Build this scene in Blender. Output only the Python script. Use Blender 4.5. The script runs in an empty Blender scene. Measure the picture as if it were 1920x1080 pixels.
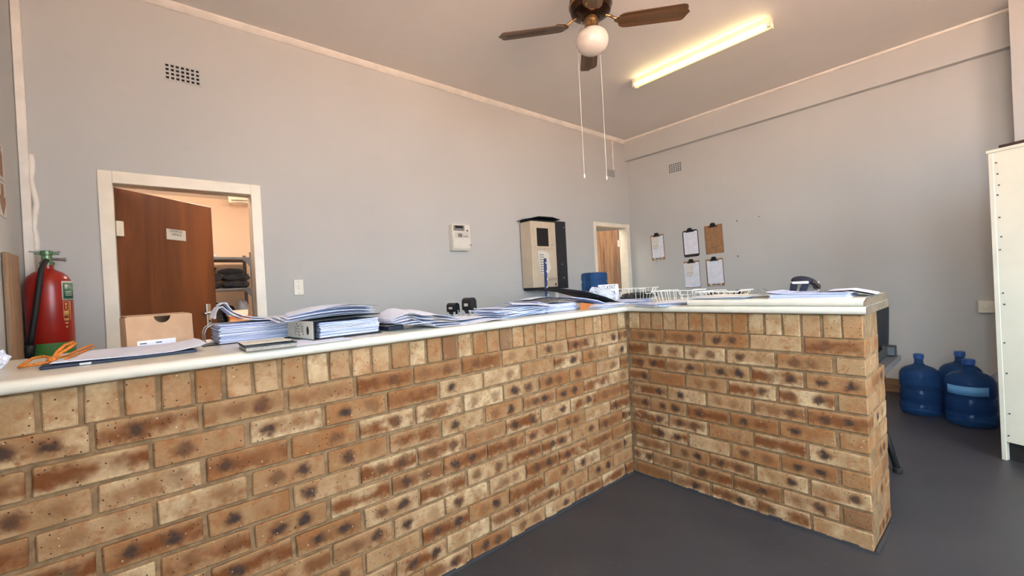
import bpy, bmesh, math, random
from mathutils import Vector, Matrix, noise

random.seed(7)
PI = math.pi
scene = bpy.context.scene
C = scene.collection

# ------------------------------------------------------------------ camera
cam_data = bpy.data.cameras.new('camera')
cam_data.sensor_width = 36.0
cam_data.lens = 15.085
cam_data.clip_start = 0.02
cam = bpy.data.objects.new('camera', cam_data)
C.objects.link(cam)
cx_, cy_ = Vector((0.7588, -0.6492, -0.0522)), Vector((0.0431, -0.0299, 0.9986))
cx_.normalize(); cy_ = (cy_ - cx_ * cx_.dot(cy_)).normalized(); cz_ = cx_.cross(cy_)
M = Matrix((cx_, cy_, cz_)).transposed().to_4x4()
M.translation = Vector((-2.376, -1.648, 1.255))
cam.matrix_world = M
scene.camera = cam

# ------------------------------------------------------------------ light: sky, sun on the yard outside, exposure
world = bpy.data.worlds.new('sky'); scene.world = world
world.use_nodes = True
bgn = world.node_tree.nodes['Background']
bgn.inputs['Color'].default_value = (0.66, 0.85, 1.0, 1)
bgn.inputs['Strength'].default_value = 10.0
sun_d = bpy.data.lights.new('sun', 'SUN'); sun_d.energy = 40.0; sun_d.angle = 0.01; sun_d.color = (1.0, 0.93, 0.82)
sun = bpy.data.objects.new('sun', sun_d); C.objects.link(sun)
sun.rotation_euler = Vector((0.10, 0.36, -0.93)).to_track_quat('-Z', 'Y').to_euler()
scene.view_settings.view_transform = 'Standard'
scene.view_settings.look = 'None'
scene.view_settings.gamma = 1.0
scene.view_settings.use_curve_mapping = False
scene.view_settings.exposure = 0.58
scene.cycles.max_bounces = 8
scene.cycles.diffuse_bounces = 5
scene.cycles.sample_clamp_indirect = 12.0

# ------------------------------------------------------------------ materials
def s2l(c):
    c = c / 255.0
    return c / 12.92 if c <= 0.04045 else ((c + 0.055) / 1.055) ** 2.4
def rgb(r, g, b): return (s2l(r), s2l(g), s2l(b), 1.0)

class NT:
    """tiny node-tree helper"""
    def __init__(self, name, rough=0.6, metal=0.0, spec=0.5):
        self.m = bpy.data.materials.new(name); self.m.use_nodes = True
        self.t = self.m.node_tree; self.n = self.t.nodes
        self.b = self.n['Principled BSDF']
        self.b.inputs['Roughness'].default_value = rough
        self.b.inputs['Metallic'].default_value = metal
        self.b.inputs['Specular IOR Level'].default_value = spec
    def node(self, t, **k):
        nd = self.n.new(t)
        for a, v in k.items(): setattr(nd, a, v)
        return nd
    def link(self, a, b): self.t.links.new(a, b)
    def val(self, sock, v):
        if isinstance(v, (int, float, tuple)): sock.default_value = v
        else: self.link(v, sock)
    def math(self, op, a, b=0.0, c=None, clamp=False):
        nd = self.node('ShaderNodeMath', operation=op, use_clamp=clamp)
        self.val(nd.inputs[0], a); self.val(nd.inputs[1], b)
        if c is not None: self.val(nd.inputs[2], c)
        return nd.outputs[0]
    def mix(self, f, a, b, mode='MIX'):
        nd = self.node('ShaderNodeMix', data_type='RGBA', blend_type=mode)
        self.val(nd.inputs[0], f); self.val(nd.inputs[6], a); self.val(nd.inputs[7], b)
        return nd.outputs[2]
    def step(self, v, lo, hi, a=0.0, b=1.0):
        nd = self.node('ShaderNodeMapRange', interpolation_type='SMOOTHSTEP')
        self.val(nd.inputs[0], v); self.val(nd.inputs[1], lo); self.val(nd.inputs[2], hi)
        self.val(nd.inputs[3], a); self.val(nd.inputs[4], b)
        return nd.outputs[0]
    def noise(self, vec, scale, detail=3.0, rough=0.55, dist=0.0):
        nd = self.node('ShaderNodeTexNoise')
        if vec is not None: self.link(vec, nd.inputs['Vector'])
        nd.inputs['Scale'].default_value = scale; nd.inputs['Detail'].default_value = detail
        nd.inputs['Roughness'].default_value = rough; nd.inputs['Distortion'].default_value = dist
        return nd.outputs['Fac']
    def obj(self): return self.node('ShaderNodeTexCoord').outputs['Object']
    def mapped(self, vec, scale):
        nd = self.node('ShaderNodeMapping'); self.link(vec, nd.inputs['Vector'])
        nd.inputs['Scale'].default_value = scale
        return nd.outputs[0]
    def bump(self, h, strength=0.3, dist=0.01):
        nd = self.node('ShaderNodeBump'); nd.inputs['Strength'].default_value = strength
        nd.inputs['Distance'].default_value = dist
        self.link(h, nd.inputs['Height']); self.link(nd.outputs[0], self.b.inputs['Normal'])
    def color(self, v): self.val(self.b.inputs['Base Color'], v)

def plain(name, col, rough=0.5, metal=0.0, var=0.12, scale=8.0, bump=0.0, spec=0.5, bscale=60.0):
    k = NT(name, rough, metal, spec)
    v = k.obj(); nz = k.noise(v, scale, 4)
    dark = tuple(c * (1 - var) for c in col[:3]) + (1,)
    lite = tuple(min(1, c * (1 + var)) for c in col[:3]) + (1,)
    k.color(k.mix(k.step(nz, 0.3, 0.7), dark, lite))
    if bump: k.bump(k.noise(v, bscale, 4), bump, 0.004)
    return k.m

def wall_paint(name, col):
    k = NT(name, 0.62, 0, 0.3); v = k.obj()
    big = k.noise(v, 0.9, 3); fine = k.noise(v, 7.0, 5)
    c = k.mix(k.step(big, 0.3, 0.7), tuple(x * 0.95 for x in col[:3]) + (1,), col)
    c = k.mix(k.math('MULTIPLY', k.step(fine, 0.62, 0.8), 0.25), c, tuple(x * 0.8 for x in col[:3]) + (1,))
    k.color(c); k.bump(k.noise(v, 90, 4), 0.12, 0.004)
    return k.m

def wood(name, dark, lite, rough=0.35, grain=(40, 40, 1.6)):
    k = NT(name, rough); v = k.mapped(k.obj(), grain)
    a = k.noise(v, 1.0, 6, 0.6, 0.6); b = k.noise(v, 4.0, 4)
    c = k.mix(k.step(a, 0.3, 0.7), dark, lite)
    c = k.mix(k.math('MULTIPLY', k.step(b, 0.55, 0.75), 0.35), c, tuple(x * 0.5 for x in dark[:3]) + (1,))
    k.color(c); k.bump(b, 0.08, 0.002)
    return k.m

def emit(name, col, strength):
    k = NT(name); k.color(col)
    k.b.inputs['Emission Color'].default_value = col; k.b.inputs['Emission Strength'].default_value = strength
    return k.m

def brick_mat(name, marks=True):
    k = NT(name, 0.85, 0, 0.25)
    oi = k.node('ShaderNodeObjectInfo'); r = oi.outputs['Random']
    fr = lambda m: k.math('FRACT', k.math('MULTIPLY', r, m))
    r1, r2, r3, r4, r5 = fr(7.31), fr(13.77), fr(29.3), fr(53.1), fr(97.7)
    v = k.obj()
    off = k.node('ShaderNodeVectorMath', operation='ADD'); k.link(v, off.inputs[0])
    comb = k.node('ShaderNodeCombineXYZ')
    for i, m in enumerate((211.0, 97.0, 57.0)): k.link(k.math('MULTIPLY', r, m), comb.inputs[i])
    k.link(comb.outputs[0], off.inputs[1]); p = off.outputs[0]
    big, mid, fine = k.noise(p, 9, 3), k.noise(p, 32, 4, 0.6), k.noise(p, 120, 4, 0.65)
    cream, orange, buff = rgb(190, 164, 126), rgb(142, 97, 58), rgb(156, 123, 86)
    base = k.mix(k.step(r1, 0.15, 0.85), cream, orange)
    base = k.mix(k.step(big, 0.35, 0.65), base, buff)
    base = k.mix(k.math('MULTIPLY', k.step(mid, 0.46, 0.70), 0.6), base, rgb(140, 84, 44))
    sep = k.node('ShaderNodeSeparateXYZ'); k.link(v, sep.inputs[0])
    x, z = sep.outputs[0], sep.outputs[2]
    wob = k.math('MULTIPLY', k.math('SUBTRACT', mid, 0.5), 0.05)
    if marks:
        # kiln-flash marks: a rusty streak along the stretcher and two smoky spots
        band = k.math('SUBTRACT', 1.0, k.step(k.math('ABSOLUTE', k.math('ADD', z, wob)), 0.008, 0.040))
        band = k.math('MULTIPLY', band, k.step(big, 0.30, 0.55))
        base = k.mix(k.math('MULTIPLY', band, k.step(r2, 0.10, 0.8, 0.0, 1.0)), base, rgb(108, 60, 26))
        for sgn, rr in ((-1, r3), (1, r4)):
            xo = k.math('ADD', k.math('MULTIPLY', k.math('SUBTRACT', rr, 0.5), 0.035), sgn * 0.047)
            dx = k.math('DIVIDE', k.math('ADD', k.math('SUBTRACT', x, xo), wob), 0.040)
            dz = k.math('DIVIDE', k.math('ADD', z, wob), 0.034)
            d = k.math('SQRT', k.math('ADD', k.math('MULTIPLY', dx, dx), k.math('MULTIPLY', dz, dz)))
            ring = k.math('SUBTRACT', 1.0, k.step(d, 0.3, 1.05))
            core = k.math('SUBTRACT', 1.0, k.step(d, 0.18, 0.66))
            amt = fr(31.7 if sgn < 0 else 71.3)
            base = k.mix(k.math('MULTIPLY', ring, k.step(amt, 0.1, 0.7, 0.15, 0.92)), base, rgb(96, 60, 34))
            base = k.mix(k.math('MULTIPLY', core, k.step(amt, 0.35, 0.95, 0.0, 0.92)), base, rgb(44, 40, 40))
    if not marks:
        base = k.mix(k.math('MULTIPLY', k.math('GREATER_THAN', r3, 0.95), 0.6), base, rgb(104, 70, 46))
        base = k.mix(k.math('MULTIPLY', k.math('LESS_THAN', r3, 0.15), 0.3), base, rgb(160, 106, 62))
    vor = k.node('ShaderNodeTexVoronoi'); k.link(p, vor.inputs['Vector']); vor.inputs['Scale'].default_value = 70
    pit = k.math('SUBTRACT', 1.0, k.step(vor.outputs['Distance'], 0.10, 0.20))
    sel = k.node('ShaderNodeSeparateColor'); k.link(vor.outputs['Color'], sel.inputs[0])
    pitm = k.math('MULTIPLY', pit, k.math('GREATER_THAN', sel.outputs[0], 0.60))
    base = k.mix(pitm, base, rgb(60, 34, 20))
    lit = k.math('MULTIPLY', pit, k.math('LESS_THAN', sel.outputs[0], 0.05))
    base = k.mix(k.math('MULTIPLY', lit, 0.7), base, rgb(222, 200, 168))
    base = k.mix(k.step(fine, 0.35, 0.75, 0.0, 0.25), base, rgb(120, 82, 50))
    k.color(base)
    h = k.math('SUBTRACT', k.math('ADD', k.math('MULTIPLY', fine, 0.5), mid), k.math('MULTIPLY', pitm, 0.8))
    k.bump(h, 0.6, 0.005)
    return k.m

def paper_mat(name, col, lines=0.0, freq=180.0, axis=1):
    k = NT(name, 0.75, 0, 0.2); v = k.obj()
    nz = k.noise(v, 12, 3)
    c = k.mix(k.step(nz, 0.3, 0.7), tuple(x * 0.95 for x in col[:3]) + (1,), col)
    if lines:
        sep = k.node('ShaderNodeSeparateXYZ'); k.link(v, sep.inputs[0])
        w = k.math('SINE', k.math('MULTIPLY', sep.outputs[axis], freq * 2 * PI))
        row = k.math('GREATER_THAN', w, 0.45)
        blk = k.step(k.noise(k.mapped(v, (90, 90, 90)), 1.0, 2), 0.48, 0.56)
        par = k.step(k.noise(v, 14, 1), 0.42, 0.5)
        c = k.mix(k.math('MULTIPLY', k.math('MULTIPLY', row, blk), k.math('MULTIPLY', par, lines)), c, rgb(70, 74, 88))
    k.color(c); return k.m

MAT = {}
MAT['wall'] = wall_paint('wall_paint', rgb(194, 194, 191))
MAT['wall_peach'] = wall_paint('store_wall_paint', rgb(224, 196, 168))
MAT['ceiling'] = wall_paint('ceiling_paint', rgb(230, 225, 219))
MAT['cream'] = plain('cream_gloss_paint', rgb(238, 230, 212), 0.35, 0, 0.06, 5, 0.05)
MAT['white_paint'] = plain('white_enamel', rgb(218, 216, 198), 0.4, 0, 0.05, 3, 0.08)
MAT['trim'] = plain('white_pvc', rgb(236, 230, 220), 0.45, 0, 0.06, 9)
k = NT('floor_paint', 0.42, 0, 0.4); v = k.obj()
nz = k.noise(v, 1.6, 5); nf = k.noise(v, 30, 4)
c = k.mix(k.step(nz, 0.3, 0.7), rgb(54, 54, 58), rgb(64, 63, 65))
c = k.mix(k.math('MULTIPLY', k.step(nf, 0.55, 0.8), 0.4), c, rgb(78, 76, 74))
k.color(c); k.bump(k.noise(v, 25, 3), 0.08, 0.004); MAT['floor'] = k.m
MAT['brick'] = brick_mat('flashed_face_brick', True)
MAT['brick_plain'] = brick_mat('face_brick_header', False)
MAT['mortar'] = plain('mortar', rgb(136, 109, 80), 0.95, 0, 0.22, 30, 0.5, 0.1, 160)
MAT['laminate'] = plain('cream_laminate', rgb(210, 205, 190), 0.3, 0, 0.03, 20)
MAT['chipboard'] = plain('raw_chipboard', rgb(112, 98, 80), 0.9, 0, 0.3, 70, 0.4)
MAT['door_wood'] = wood('dark_red_veneer', rgb(92, 46, 20), rgb(126, 70, 34), 0.38, (7, 7, 0.8))
MAT['door_wood2'] = wood('brown_veneer', rgb(120, 84, 56), rgb(176, 134, 96), 0.38, (26, 26, 1.2))
MAT['plank'] = wood('plank_wood', rgb(134, 104, 78), rgb(170, 138, 108), 0.7, (22, 22, 1.2))
MAT['skirting'] = wood('tan_skirting', rgb(128, 98, 66), rgb(160, 126, 88), 0.55, (3, 3, 30))
MAT['dark'] = plain('dark_recess', rgb(28, 26, 25), 0.9)
MAT['black'] = plain('black_plastic', rgb(24, 24, 27), 0.38, 0, 0.2)
MAT['black_matt'] = plain('black_board', rgb(34, 35, 40), 0.6, 0, 0.15, 20)
MAT['navy'] = plain('navy_board', rgb(28, 38, 62), 0.5, 0, 0.15)
MAT['grey_board'] = plain('grey_board', rgb(120, 116, 112), 0.65, 0, 0.2, 40)
MAT['dark_grey'] = plain('dark_grey_metal', rgb(78, 78, 82), 0.45, 0.2, 0.12)
MAT['steel'] = plain('brushed_steel', rgb(196, 196, 196), 0.28, 0.95, 0.06)
MAT['brass'] = plain('antique_brass', rgb(150, 116, 78), 0.25, 0.95, 0.2, 14)
MAT['bronze'] = plain('dark_bronze', rgb(66, 46, 32), 0.28, 0.8, 0.2, 14)
MAT['blade'] = wood('fan_blade_wood', rgb(74, 52, 34), rgb(112, 82, 54), 0.4, (1.6, 30, 30))
MAT['blade_inlay'] = plain('cane_inlay', rgb(92, 72, 50), 0.6, 0, 0.3, 220)
MAT['opal'] = plain('opal_glass', rgb(214, 204, 192), 0.12, 0, 0.02)
MAT['cord_white'] = plain('white_cord', rgb(242, 236, 228), 0.7)
MAT['tube_on'] = emit('lit_tube', (1.0, 0.80, 0.42, 1), 10.0)
MAT['tube_dim'] = emit('dim_tube', (1.0, 0.78, 0.30, 1), 0.5)
MAT['batten'] = plain('batten_enamel', rgb(232, 220, 196), 0.35)
MAT['red'] = plain('red_enamel', rgb(158, 34, 24), 0.28, 0, 0.1)
MAT['green'] = plain('green_enamel', rgb(70, 128, 62), 0.35, 0, 0.12)
MAT['label_green'] = plain('green_sticker', rgb(52, 112, 84), 0.45)
MAT['label_gold'] = plain('gold_print', rgb(206, 150, 88), 0.5)
MAT['rubber'] = plain('black_rubber', rgb(26, 24, 23), 0.6)
MAT['valve'] = plain('green_valve', rgb(112, 142, 110), 0.35, 0.5)
MAT['sign_white'] = plain('faded_sign_white', rgb(206, 202, 192), 0.5, 0, 0.04)
MAT['sign_brown'] = plain('faded_sign_print', rgb(150, 110, 80), 0.6)
MAT['paper'] = paper_mat('white_paper', rgb(230, 236, 252))
MAT['paper_print'] = paper_mat('printed_paper', rgb(228, 234, 250), 0.4, 130)
MAT['paper_form'] = paper_mat('form_paper', rgb(230, 233, 242), 0.4, 75, 2)
k = NT('paper_block', 0.8, 0, 0.2); v = k.obj()
st = k.noise(k.mapped(v, (5, 5, 420)), 1.0, 3, 0.7); st2 = k.noise(k.mapped(v, (2, 2, 110)), 1.0, 2)
c = k.mix(k.step(st, 0.42, 0.62), rgb(168, 178, 214), rgb(224, 230, 250)); c = k.mix(k.math('MULTIPLY', k.step(st2, 0.60, 0.68), 0.55), c, rgb(96, 104, 140)); k.color(c); MAT['paper_edge'] = k.m
MAT['paper_cream'] = paper_mat('old_paper', rgb(222, 219, 208))
MAT['card'] = plain('brown_card', rgb(190, 156, 124), 0.8, 0, 0.08, 14)
MAT['card_dark'] = plain('card_inside', rgb(74, 52, 38), 0.9)
MAT['manila'] = plain('brown_envelope', rgb(178, 104, 48), 0.75, 0, 0.12, 12)
MAT['yellow'] = plain('yellow_paper', rgb(236, 214, 130), 0.75)
MAT['orange_cord'] = plain('orange_cord', rgb(204, 122, 50), 0.75, 0, 0.25, 120, 0.4, 0.3, 300)
MAT['hardboard'] = plain('clipboard_hardboard', rgb(156, 116, 80), 0.6, 0, 0.12, 25)
MAT['hardboard_dark'] = plain('dark_clipboard', rgb(58, 40, 34), 0.5, 0, 0.15, 20)
MAT['beige'] = plain('beige_casing', rgb(204, 188, 164), 0.45, 0, 0.05)
MAT['meter'] = plain('meter_white', rgb(222, 218, 206), 0.4, 0, 0.03)
MAT['lcd'] = plain('lcd_grey', rgb(120, 124, 114), 0.3)
MAT['ink'] = plain('dark_print', rgb(58, 58, 62), 0.7)
MAT['ink_grey'] = plain('grey_print', rgb(128, 124, 118), 0.7)
MAT['blue_rod'] = plain('navy_rod', rgb(26, 50, 98), 0.35, 0, 0.15)
MAT['tan_strip'] = plain('worn_book_edge', rgb(160, 154, 144), 0.8, 0, 0.2, 60)
MAT['socket'] = plain('socket_white', rgb(226, 222, 206), 0.35, 0, 0.03)
MAT['chair_black'] = plain('chair_black', rgb(20, 20, 22), 0.55, 0, 0.2)
MAT['carton_tan'] = plain('carton_tan', rgb(198, 150, 104), 0.8)
MAT['carton_white'] = plain('carton_white', rgb(224, 212, 190), 0.7)
MAT['cap_navy'] = plain('cap_cloth', rgb(28, 32, 48), 0.8, 0, 0.3, 40)
MAT['cap_brown'] = plain('cap_peak_cloth', rgb(58, 44, 42), 0.8, 0, 0.3, 40)
MAT['white_cloth'] = plain('white_band', rgb(238, 236, 228), 0.7)
MAT['wire'] = plain('white_coated_wire', rgb(236, 234, 226), 0.35)
MAT['ground'] = plain('sandy_yard', rgb(204, 161, 137), 0.95, 0, 0.1, 0.6)
def water_plastic(name, col, tr=0.55, rough=0.12):
    k = NT(name, rough); v = k.obj(); k.color(k.mix(k.step(k.noise(v, 9, 3), 0.3, 0.7), col, tuple(min(1, x * 1.25) for x in col[:3]) + (1,)))
    k.b.inputs['Transmission Weight'].default_value = tr
    k.b.inputs['IOR'].default_value = 1.15
    return k.m
MAT['bottle_blue'] = water_plastic('blue_bottle_plastic', rgb(58, 98, 152), 0.72)
MAT['bottle_clear'] = water_plastic('clear_plastic', rgb(210, 214, 220), 0.6, 0.2)
MAT['film'] = water_plastic('clear_film', rgb(222, 226, 232), 0.55, 0.15)
k = NT('black_bag', 0.16, 0, 0.8); v = k.obj(); k.color(rgb(24, 26, 34)); k.bump(k.noise(v, 34, 4, 0.6, 1.5), 1.0, 0.05); MAT['bag'] = k.m

# ------------------------------------------------------------------ mesh helpers
def link_mesh(name, bm, mat, parent=None, loc=None, rot=None, smooth=False, norm=True):
    if norm: bmesh.ops.recalc_face_normals(bm, faces=bm.faces)
    me = bpy.data.meshes.new(name); bm.to_mesh(me); bm.free()
    if smooth:
        for p in me.polygons: p.use_smooth = True
    if mat is not None: me.materials.append(MAT[mat] if isinstance(mat, str) else mat)
    o = bpy.data.objects.new(name, me); C.objects.link(o)
    if parent is not None: o.parent = parent
    if loc is not None: o.location = loc
    if rot is not None: o.rotation_euler = rot
    return o
def smooth_angle(o, ang=40):
    me = o.data
    for p in me.polygons: p.use_smooth = True
    me.set_sharp_from_angle(angle=math.radians(ang))
    return o
def B(): return bmesh.new()
def box(bm, x0, x1, y0, y1, z0, z1, bev=0.0, seg=1):
    r = bmesh.ops.create_cube(bm, size=1.0)
    vs = r['verts']
    for q in vs:
        q.co = Vector((x0 + (q.co.x + .5) * (x1 - x0), y0 + (q.co.y + .5) * (y1 - y0), z0 + (q.co.z + .5) * (z1 - z0)))
    if bev:
        es = list({e for q in vs for e in q.link_edges})
        bmesh.ops.bevel(bm, geom=es, offset=bev, segments=seg, affect='EDGES', profile=0.5)
    return bm
def prism(bm, poly, h0, h1, axis='z'):
    """polygon (a,b) extruded between h0 and h1 along an axis; 'x': (a,b)=(y,z); 'y': (x,z)"""
    f = {'z': lambda a, b, h: (a, b, h), 'x': lambda a, b, h: (h, a, b), 'y': lambda a, b, h: (a, h, b)}[axis]
    lo = [bm.verts.new(f(a, b, h0)) for a, b in poly]; hi = [bm.verts.new(f(a, b, h1)) for a, b in poly]
    bm.faces.new(lo); bm.faces.new(hi)
    n = len(poly)
    for i in range(n): bm.faces.new((lo[i], lo[(i + 1) % n], hi[(i + 1) % n], hi[i]))
    return bm
def lathe(bm, prof, n=32, c=(0, 0), closed=True):
    rings = []
    for r, z in prof:
        if r < 1e-6: rings.append([bm.verts.new((c[0], c[1], z))])
        else: rings.append([bm.verts.new((c[0] + r * math.cos(2 * PI * i / n), c[1] + r * math.sin(2 * PI * i / n), z)) for i in range(n)])
    for a, b in zip(rings, rings[1:]):
        for i in range(n):
            j = (i + 1) % n
            if len(a) == 1 and len(b) == 1: continue
            if len(a) == 1: bm.faces.new((a[0], b[i], b[j]))
            elif len(b) == 1: bm.faces.new((a[i], a[j], b[0]))
            else: bm.faces.new((a[i], a[j], b[j], b[i]))
    if closed:
        for rg in (rings[0], rings[-1]):
            if len(rg) > 2: bm.faces.new(rg)
    return bm
def tube(bm, pts, r, n=8, r1=None):
    pts = [Vector(p) for p in pts]; rings = []
    up = Vector((0, 0, 1))
    t0 = (pts[1] - pts[0]).normalized()
    if abs(t0.dot(up)) > 0.95: up = Vector((1, 0, 0))
    nrm = t0.cross(up).normalized()
    for i, p in enumerate(pts):
        t = (pts[min(i + 1, len(pts) - 1)] - pts[max(i - 1, 0)]).normalized()
        nrm = (nrm - t * nrm.dot(t)).normalized(); bn = t.cross(nrm)
        rr = r if r1 is None else r + (r1 - r) * i / (len(pts) - 1)
        rings.append([bm.verts.new(p + (nrm * math.cos(2 * PI * k / n) + bn * math.sin(2 * PI * k / n)) * rr) for k in range(n)])
    for a, b in zip(rings, rings[1:]):
        for k in range(n): bm.faces.new((a[k], a[(k + 1) % n], b[(k + 1) % n], b[k]))
    bm.faces.new(rings[0]); bm.faces.new(rings[-1])
    return bm
def cyl(bm, p0, p1, r, n=16, r1=None): return tube(bm, [p0, p1], r, n, r1)
def sheet(bm, w, d, zf, nx=10, ny=8, th=0.0006, xy=None):
    """a real sheet: gridded surface with thickness. zf(u,v) height, u,v in -.5..+.5; xy optional warp"""
    top, bot = [], []
    for j in range(ny + 1):
        for i in range(nx + 1):
            u, v_ = i / nx - .5, j / ny - .5
            x, y = (u * w, v_ * d) if xy is None else xy(u, v_)
            z = zf(u, v_)
            top.append(bm.verts.new((x, y, z + th))); bot.append(bm.verts.new((x, y, z)))
    ix = lambda i, j: j * (nx + 1) + i
    for j in range(ny):
        for i in range(nx):
            q = [ix(i, j), ix(i + 1, j), ix(i + 1, j + 1), ix(i, j + 1)]
            bm.faces.new([top[a] for a in q]); bm.faces.new([bot[a] for a in reversed(q)])
    edge = [ix(i, 0) for i in range(nx + 1)] + [ix(nx, j) for j in range(1, ny + 1)] + [ix(i, ny) for i in range(nx - 1, -1, -1)] + [ix(0, j) for j in range(ny - 1, 0, -1)]
    for a, b in zip(edge, edge[1:] + edge[:1]): bm.faces.new((top[a], bot[a], bot[b], top[b]))
    return bm
def text_bm(body, size, extrude=0.0008, align='CENTER'):
    """lettering as geometry lying in the XY plane, facing +Z"""
    cu = bpy.data.curves.new('lettering', 'FONT'); cu.body = body; cu.size = size; cu.extrude = extrude
    cu.align_x = align; cu.align_y = 'CENTER'; cu.resolution_u = 3
    o = bpy.data.objects.new('lettering', cu); C.objects.link(o)
    bpy.context.view_layer.update()
    me = bpy.data.meshes.new_from_object(o)
    bm = bmesh.new(); bm.from_mesh(me)
    bpy.data.objects.remove(o); bpy.data.curves.remove(cu); bpy.data.meshes.remove(me)
    return bm
def xform(bm, m): bm.transform(m); return bm
def rx(a): return Matrix.Rotation(a, 4, 'X')
def ry(a): return Matrix.Rotation(a, 4, 'Y')
def rz(a): return Matrix.Rotation(a, 4, 'Z')
def tr(*p): return Matrix.Translation(Vector(p))

def tag(o, label=None, cat=None, group=None, kind=None):
    if label: o['label'] = label
    if cat: o['category'] = cat
    if group: o['group'] = group
    if kind: o['kind'] = kind
    return o
def thing(name, label, cat, loc=(0, 0, 0), rot=0.0, group=None):
    o = bpy.data.objects.new(name, None); C.objects.link(o); o.empty_display_size = 0.05
    o.location = loc; o.rotation_euler = (0, 0, rot) if isinstance(rot, (int, float)) else rot
    return tag(o, label, cat, group)
def struct(name, bm, mat, label=None, cat=None):
    o = link_mesh(name, bm, mat); o['kind'] = 'structure'
    return tag(o, label, cat)
def copy_tree(o, parent=None):
    c2 = o.copy(); C.objects.link(c2); c2.parent = parent
    for ch in list(o.children): copy_tree(ch, c2)
    return c2

# ================================================================== THE SETTING
XW, XE, YN, YS, ZC = -2.90, 3.245, 2.10, -3.80, 3.334
D1 = (-2.516, -1.722, 2.060)      # doorway to the general office (x0, x1, top)
D2 = (2.397, 3.130, 2.035)        # doorway near the far corner

bm = B(); box(bm, -3.9, 4.3, -4.0, 4.8, -0.10, 0.0)
struct('floor', bm, 'floor', 'dark grey painted concrete floor', 'floor')
bm = B(); box(bm, XW - .15, XE + .15, YS - .15, YN, ZC, ZC + .12)
struct('ceiling', bm, 'ceiling', 'off-white painted ceiling with fan and tube light', 'ceiling')

def holed_wall(a0, a1, z0, z1, holes, put):
    """vertical wall in strips around openings (a, b, zlo, zhi)"""
    bm = B(); xs = sorted({a0, a1, *[h[0] for h in holes], *[h[1] for h in holes]})
    for p, q in zip(xs, xs[1:]):
        cut = [h for h in holes if h[0] < (p + q) / 2 < h[1]]
        if not cut: put(bm, p, q, z0, z1)
        for h in cut:
            if h[2] > z0 + 1e-4: put(bm, p, q, z0, h[2])
            if h[3] < z1 - 1e-4: put(bm, p, q, h[3], z1)
    return bm
bm = holed_wall(XW - .15, XE + .15, 0, ZC + .12, [(D1[0], D1[1], 0, D1[2]), (D2[0], D2[1], 0, D2[2])], lambda m, p, q, a, b: box(m, p, q, YN, YN + .12, a, b))
struct('wall_north', bm, 'wall', 'long grey painted wall behind the counter with two doorways', 'wall')
bm = B(); box(bm, XE, XE + .15, YS - .15, YN, 0, ZC + .12)
struct('wall_east', bm, 'wall', 'grey painted wall with clipboards hanging on it', 'wall')
WIN_W = (-3.30, -1.45, 0.85, 3.00)
WIN_S = (-1.8, 0.4, 0.85, 3.00)
bm = holed_wall(YS, YN, 0, ZC + .12, [WIN_W], lambda m, p, q, a, b: box(m, XW - .15, XW, p, q, a, b))
struct('wall_west', bm, 'wall', 'grey painted side wall with the two fire signs', 'wall')
bm = holed_wall(XW - .15, XE + .15, 0, ZC + .12, [WIN_S], lambda m, p, q, a, b: box(m, p, q, YS - .15, YS, a, b))
struct('wall_south', bm, 'wall', 'grey painted street wall with a wide window', 'wall')
def window(name, h, axis, pos):
    bm = B(); t = 0.045
    n = 4
    def bar(a0, a1, z0, z1):
        if axis == 'x': box(bm, a0, a1, pos - .03, pos + .03, z0, z1)
        else: box(bm, pos - .03, pos + .03, a0, a1, z0, z1)
    bar(h[0], h[1], h[2], h[2] + t); bar(h[0], h[1], h[3] - t, h[3])
    for i in range(n + 1):
        c = h[0] + (h[1] - h[0]) * i / n
        bar(max(h[0], c - t / 2), min(h[1], c + t / 2), h[2] + t, h[3] - t)
    return struct(name, bm, 'cream', 'cream steel window frame standing open to the yard', 'window')
window('window_1', WIN_S, 'x', YS - .07)
window('window_2', WIN_W, 'y', XW - .07)
for nm, loc, rot, sx, sy in (('portal_south', ((WIN_S[0] + WIN_S[1]) / 2, YS - .12, 1.925), (PI / 2, 0, 0), WIN_S[1] - WIN_S[0], 2.15),
                             ('portal_west', (XW - .12, (WIN_W[0] + WIN_W[1]) / 2, 1.925), (PI / 2, 0, -PI / 2), WIN_W[1] - WIN_W[0], 2.15)):
    ld = bpy.data.lights.new(nm, 'AREA'); ld.shape = 'RECTANGLE'; ld.size = sx; ld.size_y = sy; ld.cycles.is_portal = True
    lo = bpy.data.objects.new(nm, ld); C.objects.link(lo); lo.location = loc; lo.rotation_euler = rot
bm = B(); box(bm, -30, 30, -40, -4.0, -0.25, -0.12); box(bm, -40, -3.9, -4.0, 30, -0.25, -0.12)
struct('ground', bm, 'ground', 'sunlit sandy yard outside the windows', 'ground')

# down-stand beam on the east wall, pier at its end, cornices, conduits
bm = B(); box(bm, XE - .072, XE, -1.685, YN, 3.03, ZC)
struct('beam_east', bm, 'wall', 'plastered beam under the ceiling on the clipboard wall', 'beam')
bm = B(); box(bm, 2.97, XE, -2.15, -1.685, 0, ZC)
struct('pillar_east', bm, 'wall', 'plastered pier beside the white cupboard', 'pillar')
bm = B(); prism(bm, [(YN, ZC), (YN - .045, ZC), (YN - .045, ZC - .010), (YN - .028, ZC - .028), (YN - .012, ZC - .040), (YN, ZC - .042)], XW, XE - .072, 'x')
struct('trim_1', bm, 'trim', 'thin white cornice along the top of the doorway wall', 'trim')
bm = B(); prism(bm, [(XE - .072, ZC), (XE - .102, ZC), (XE - .097, ZC - .016), (XE - .072, ZC - .022)], -1.685, YN - .045, 'y')
struct('trim_2', bm, 'trim', 'thin white cornice along the top of the beam', 'trim')
bm = B(); box(bm, XE - .014, XE, -1.685, YN, 0, 0.135, 0.003)
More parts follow.
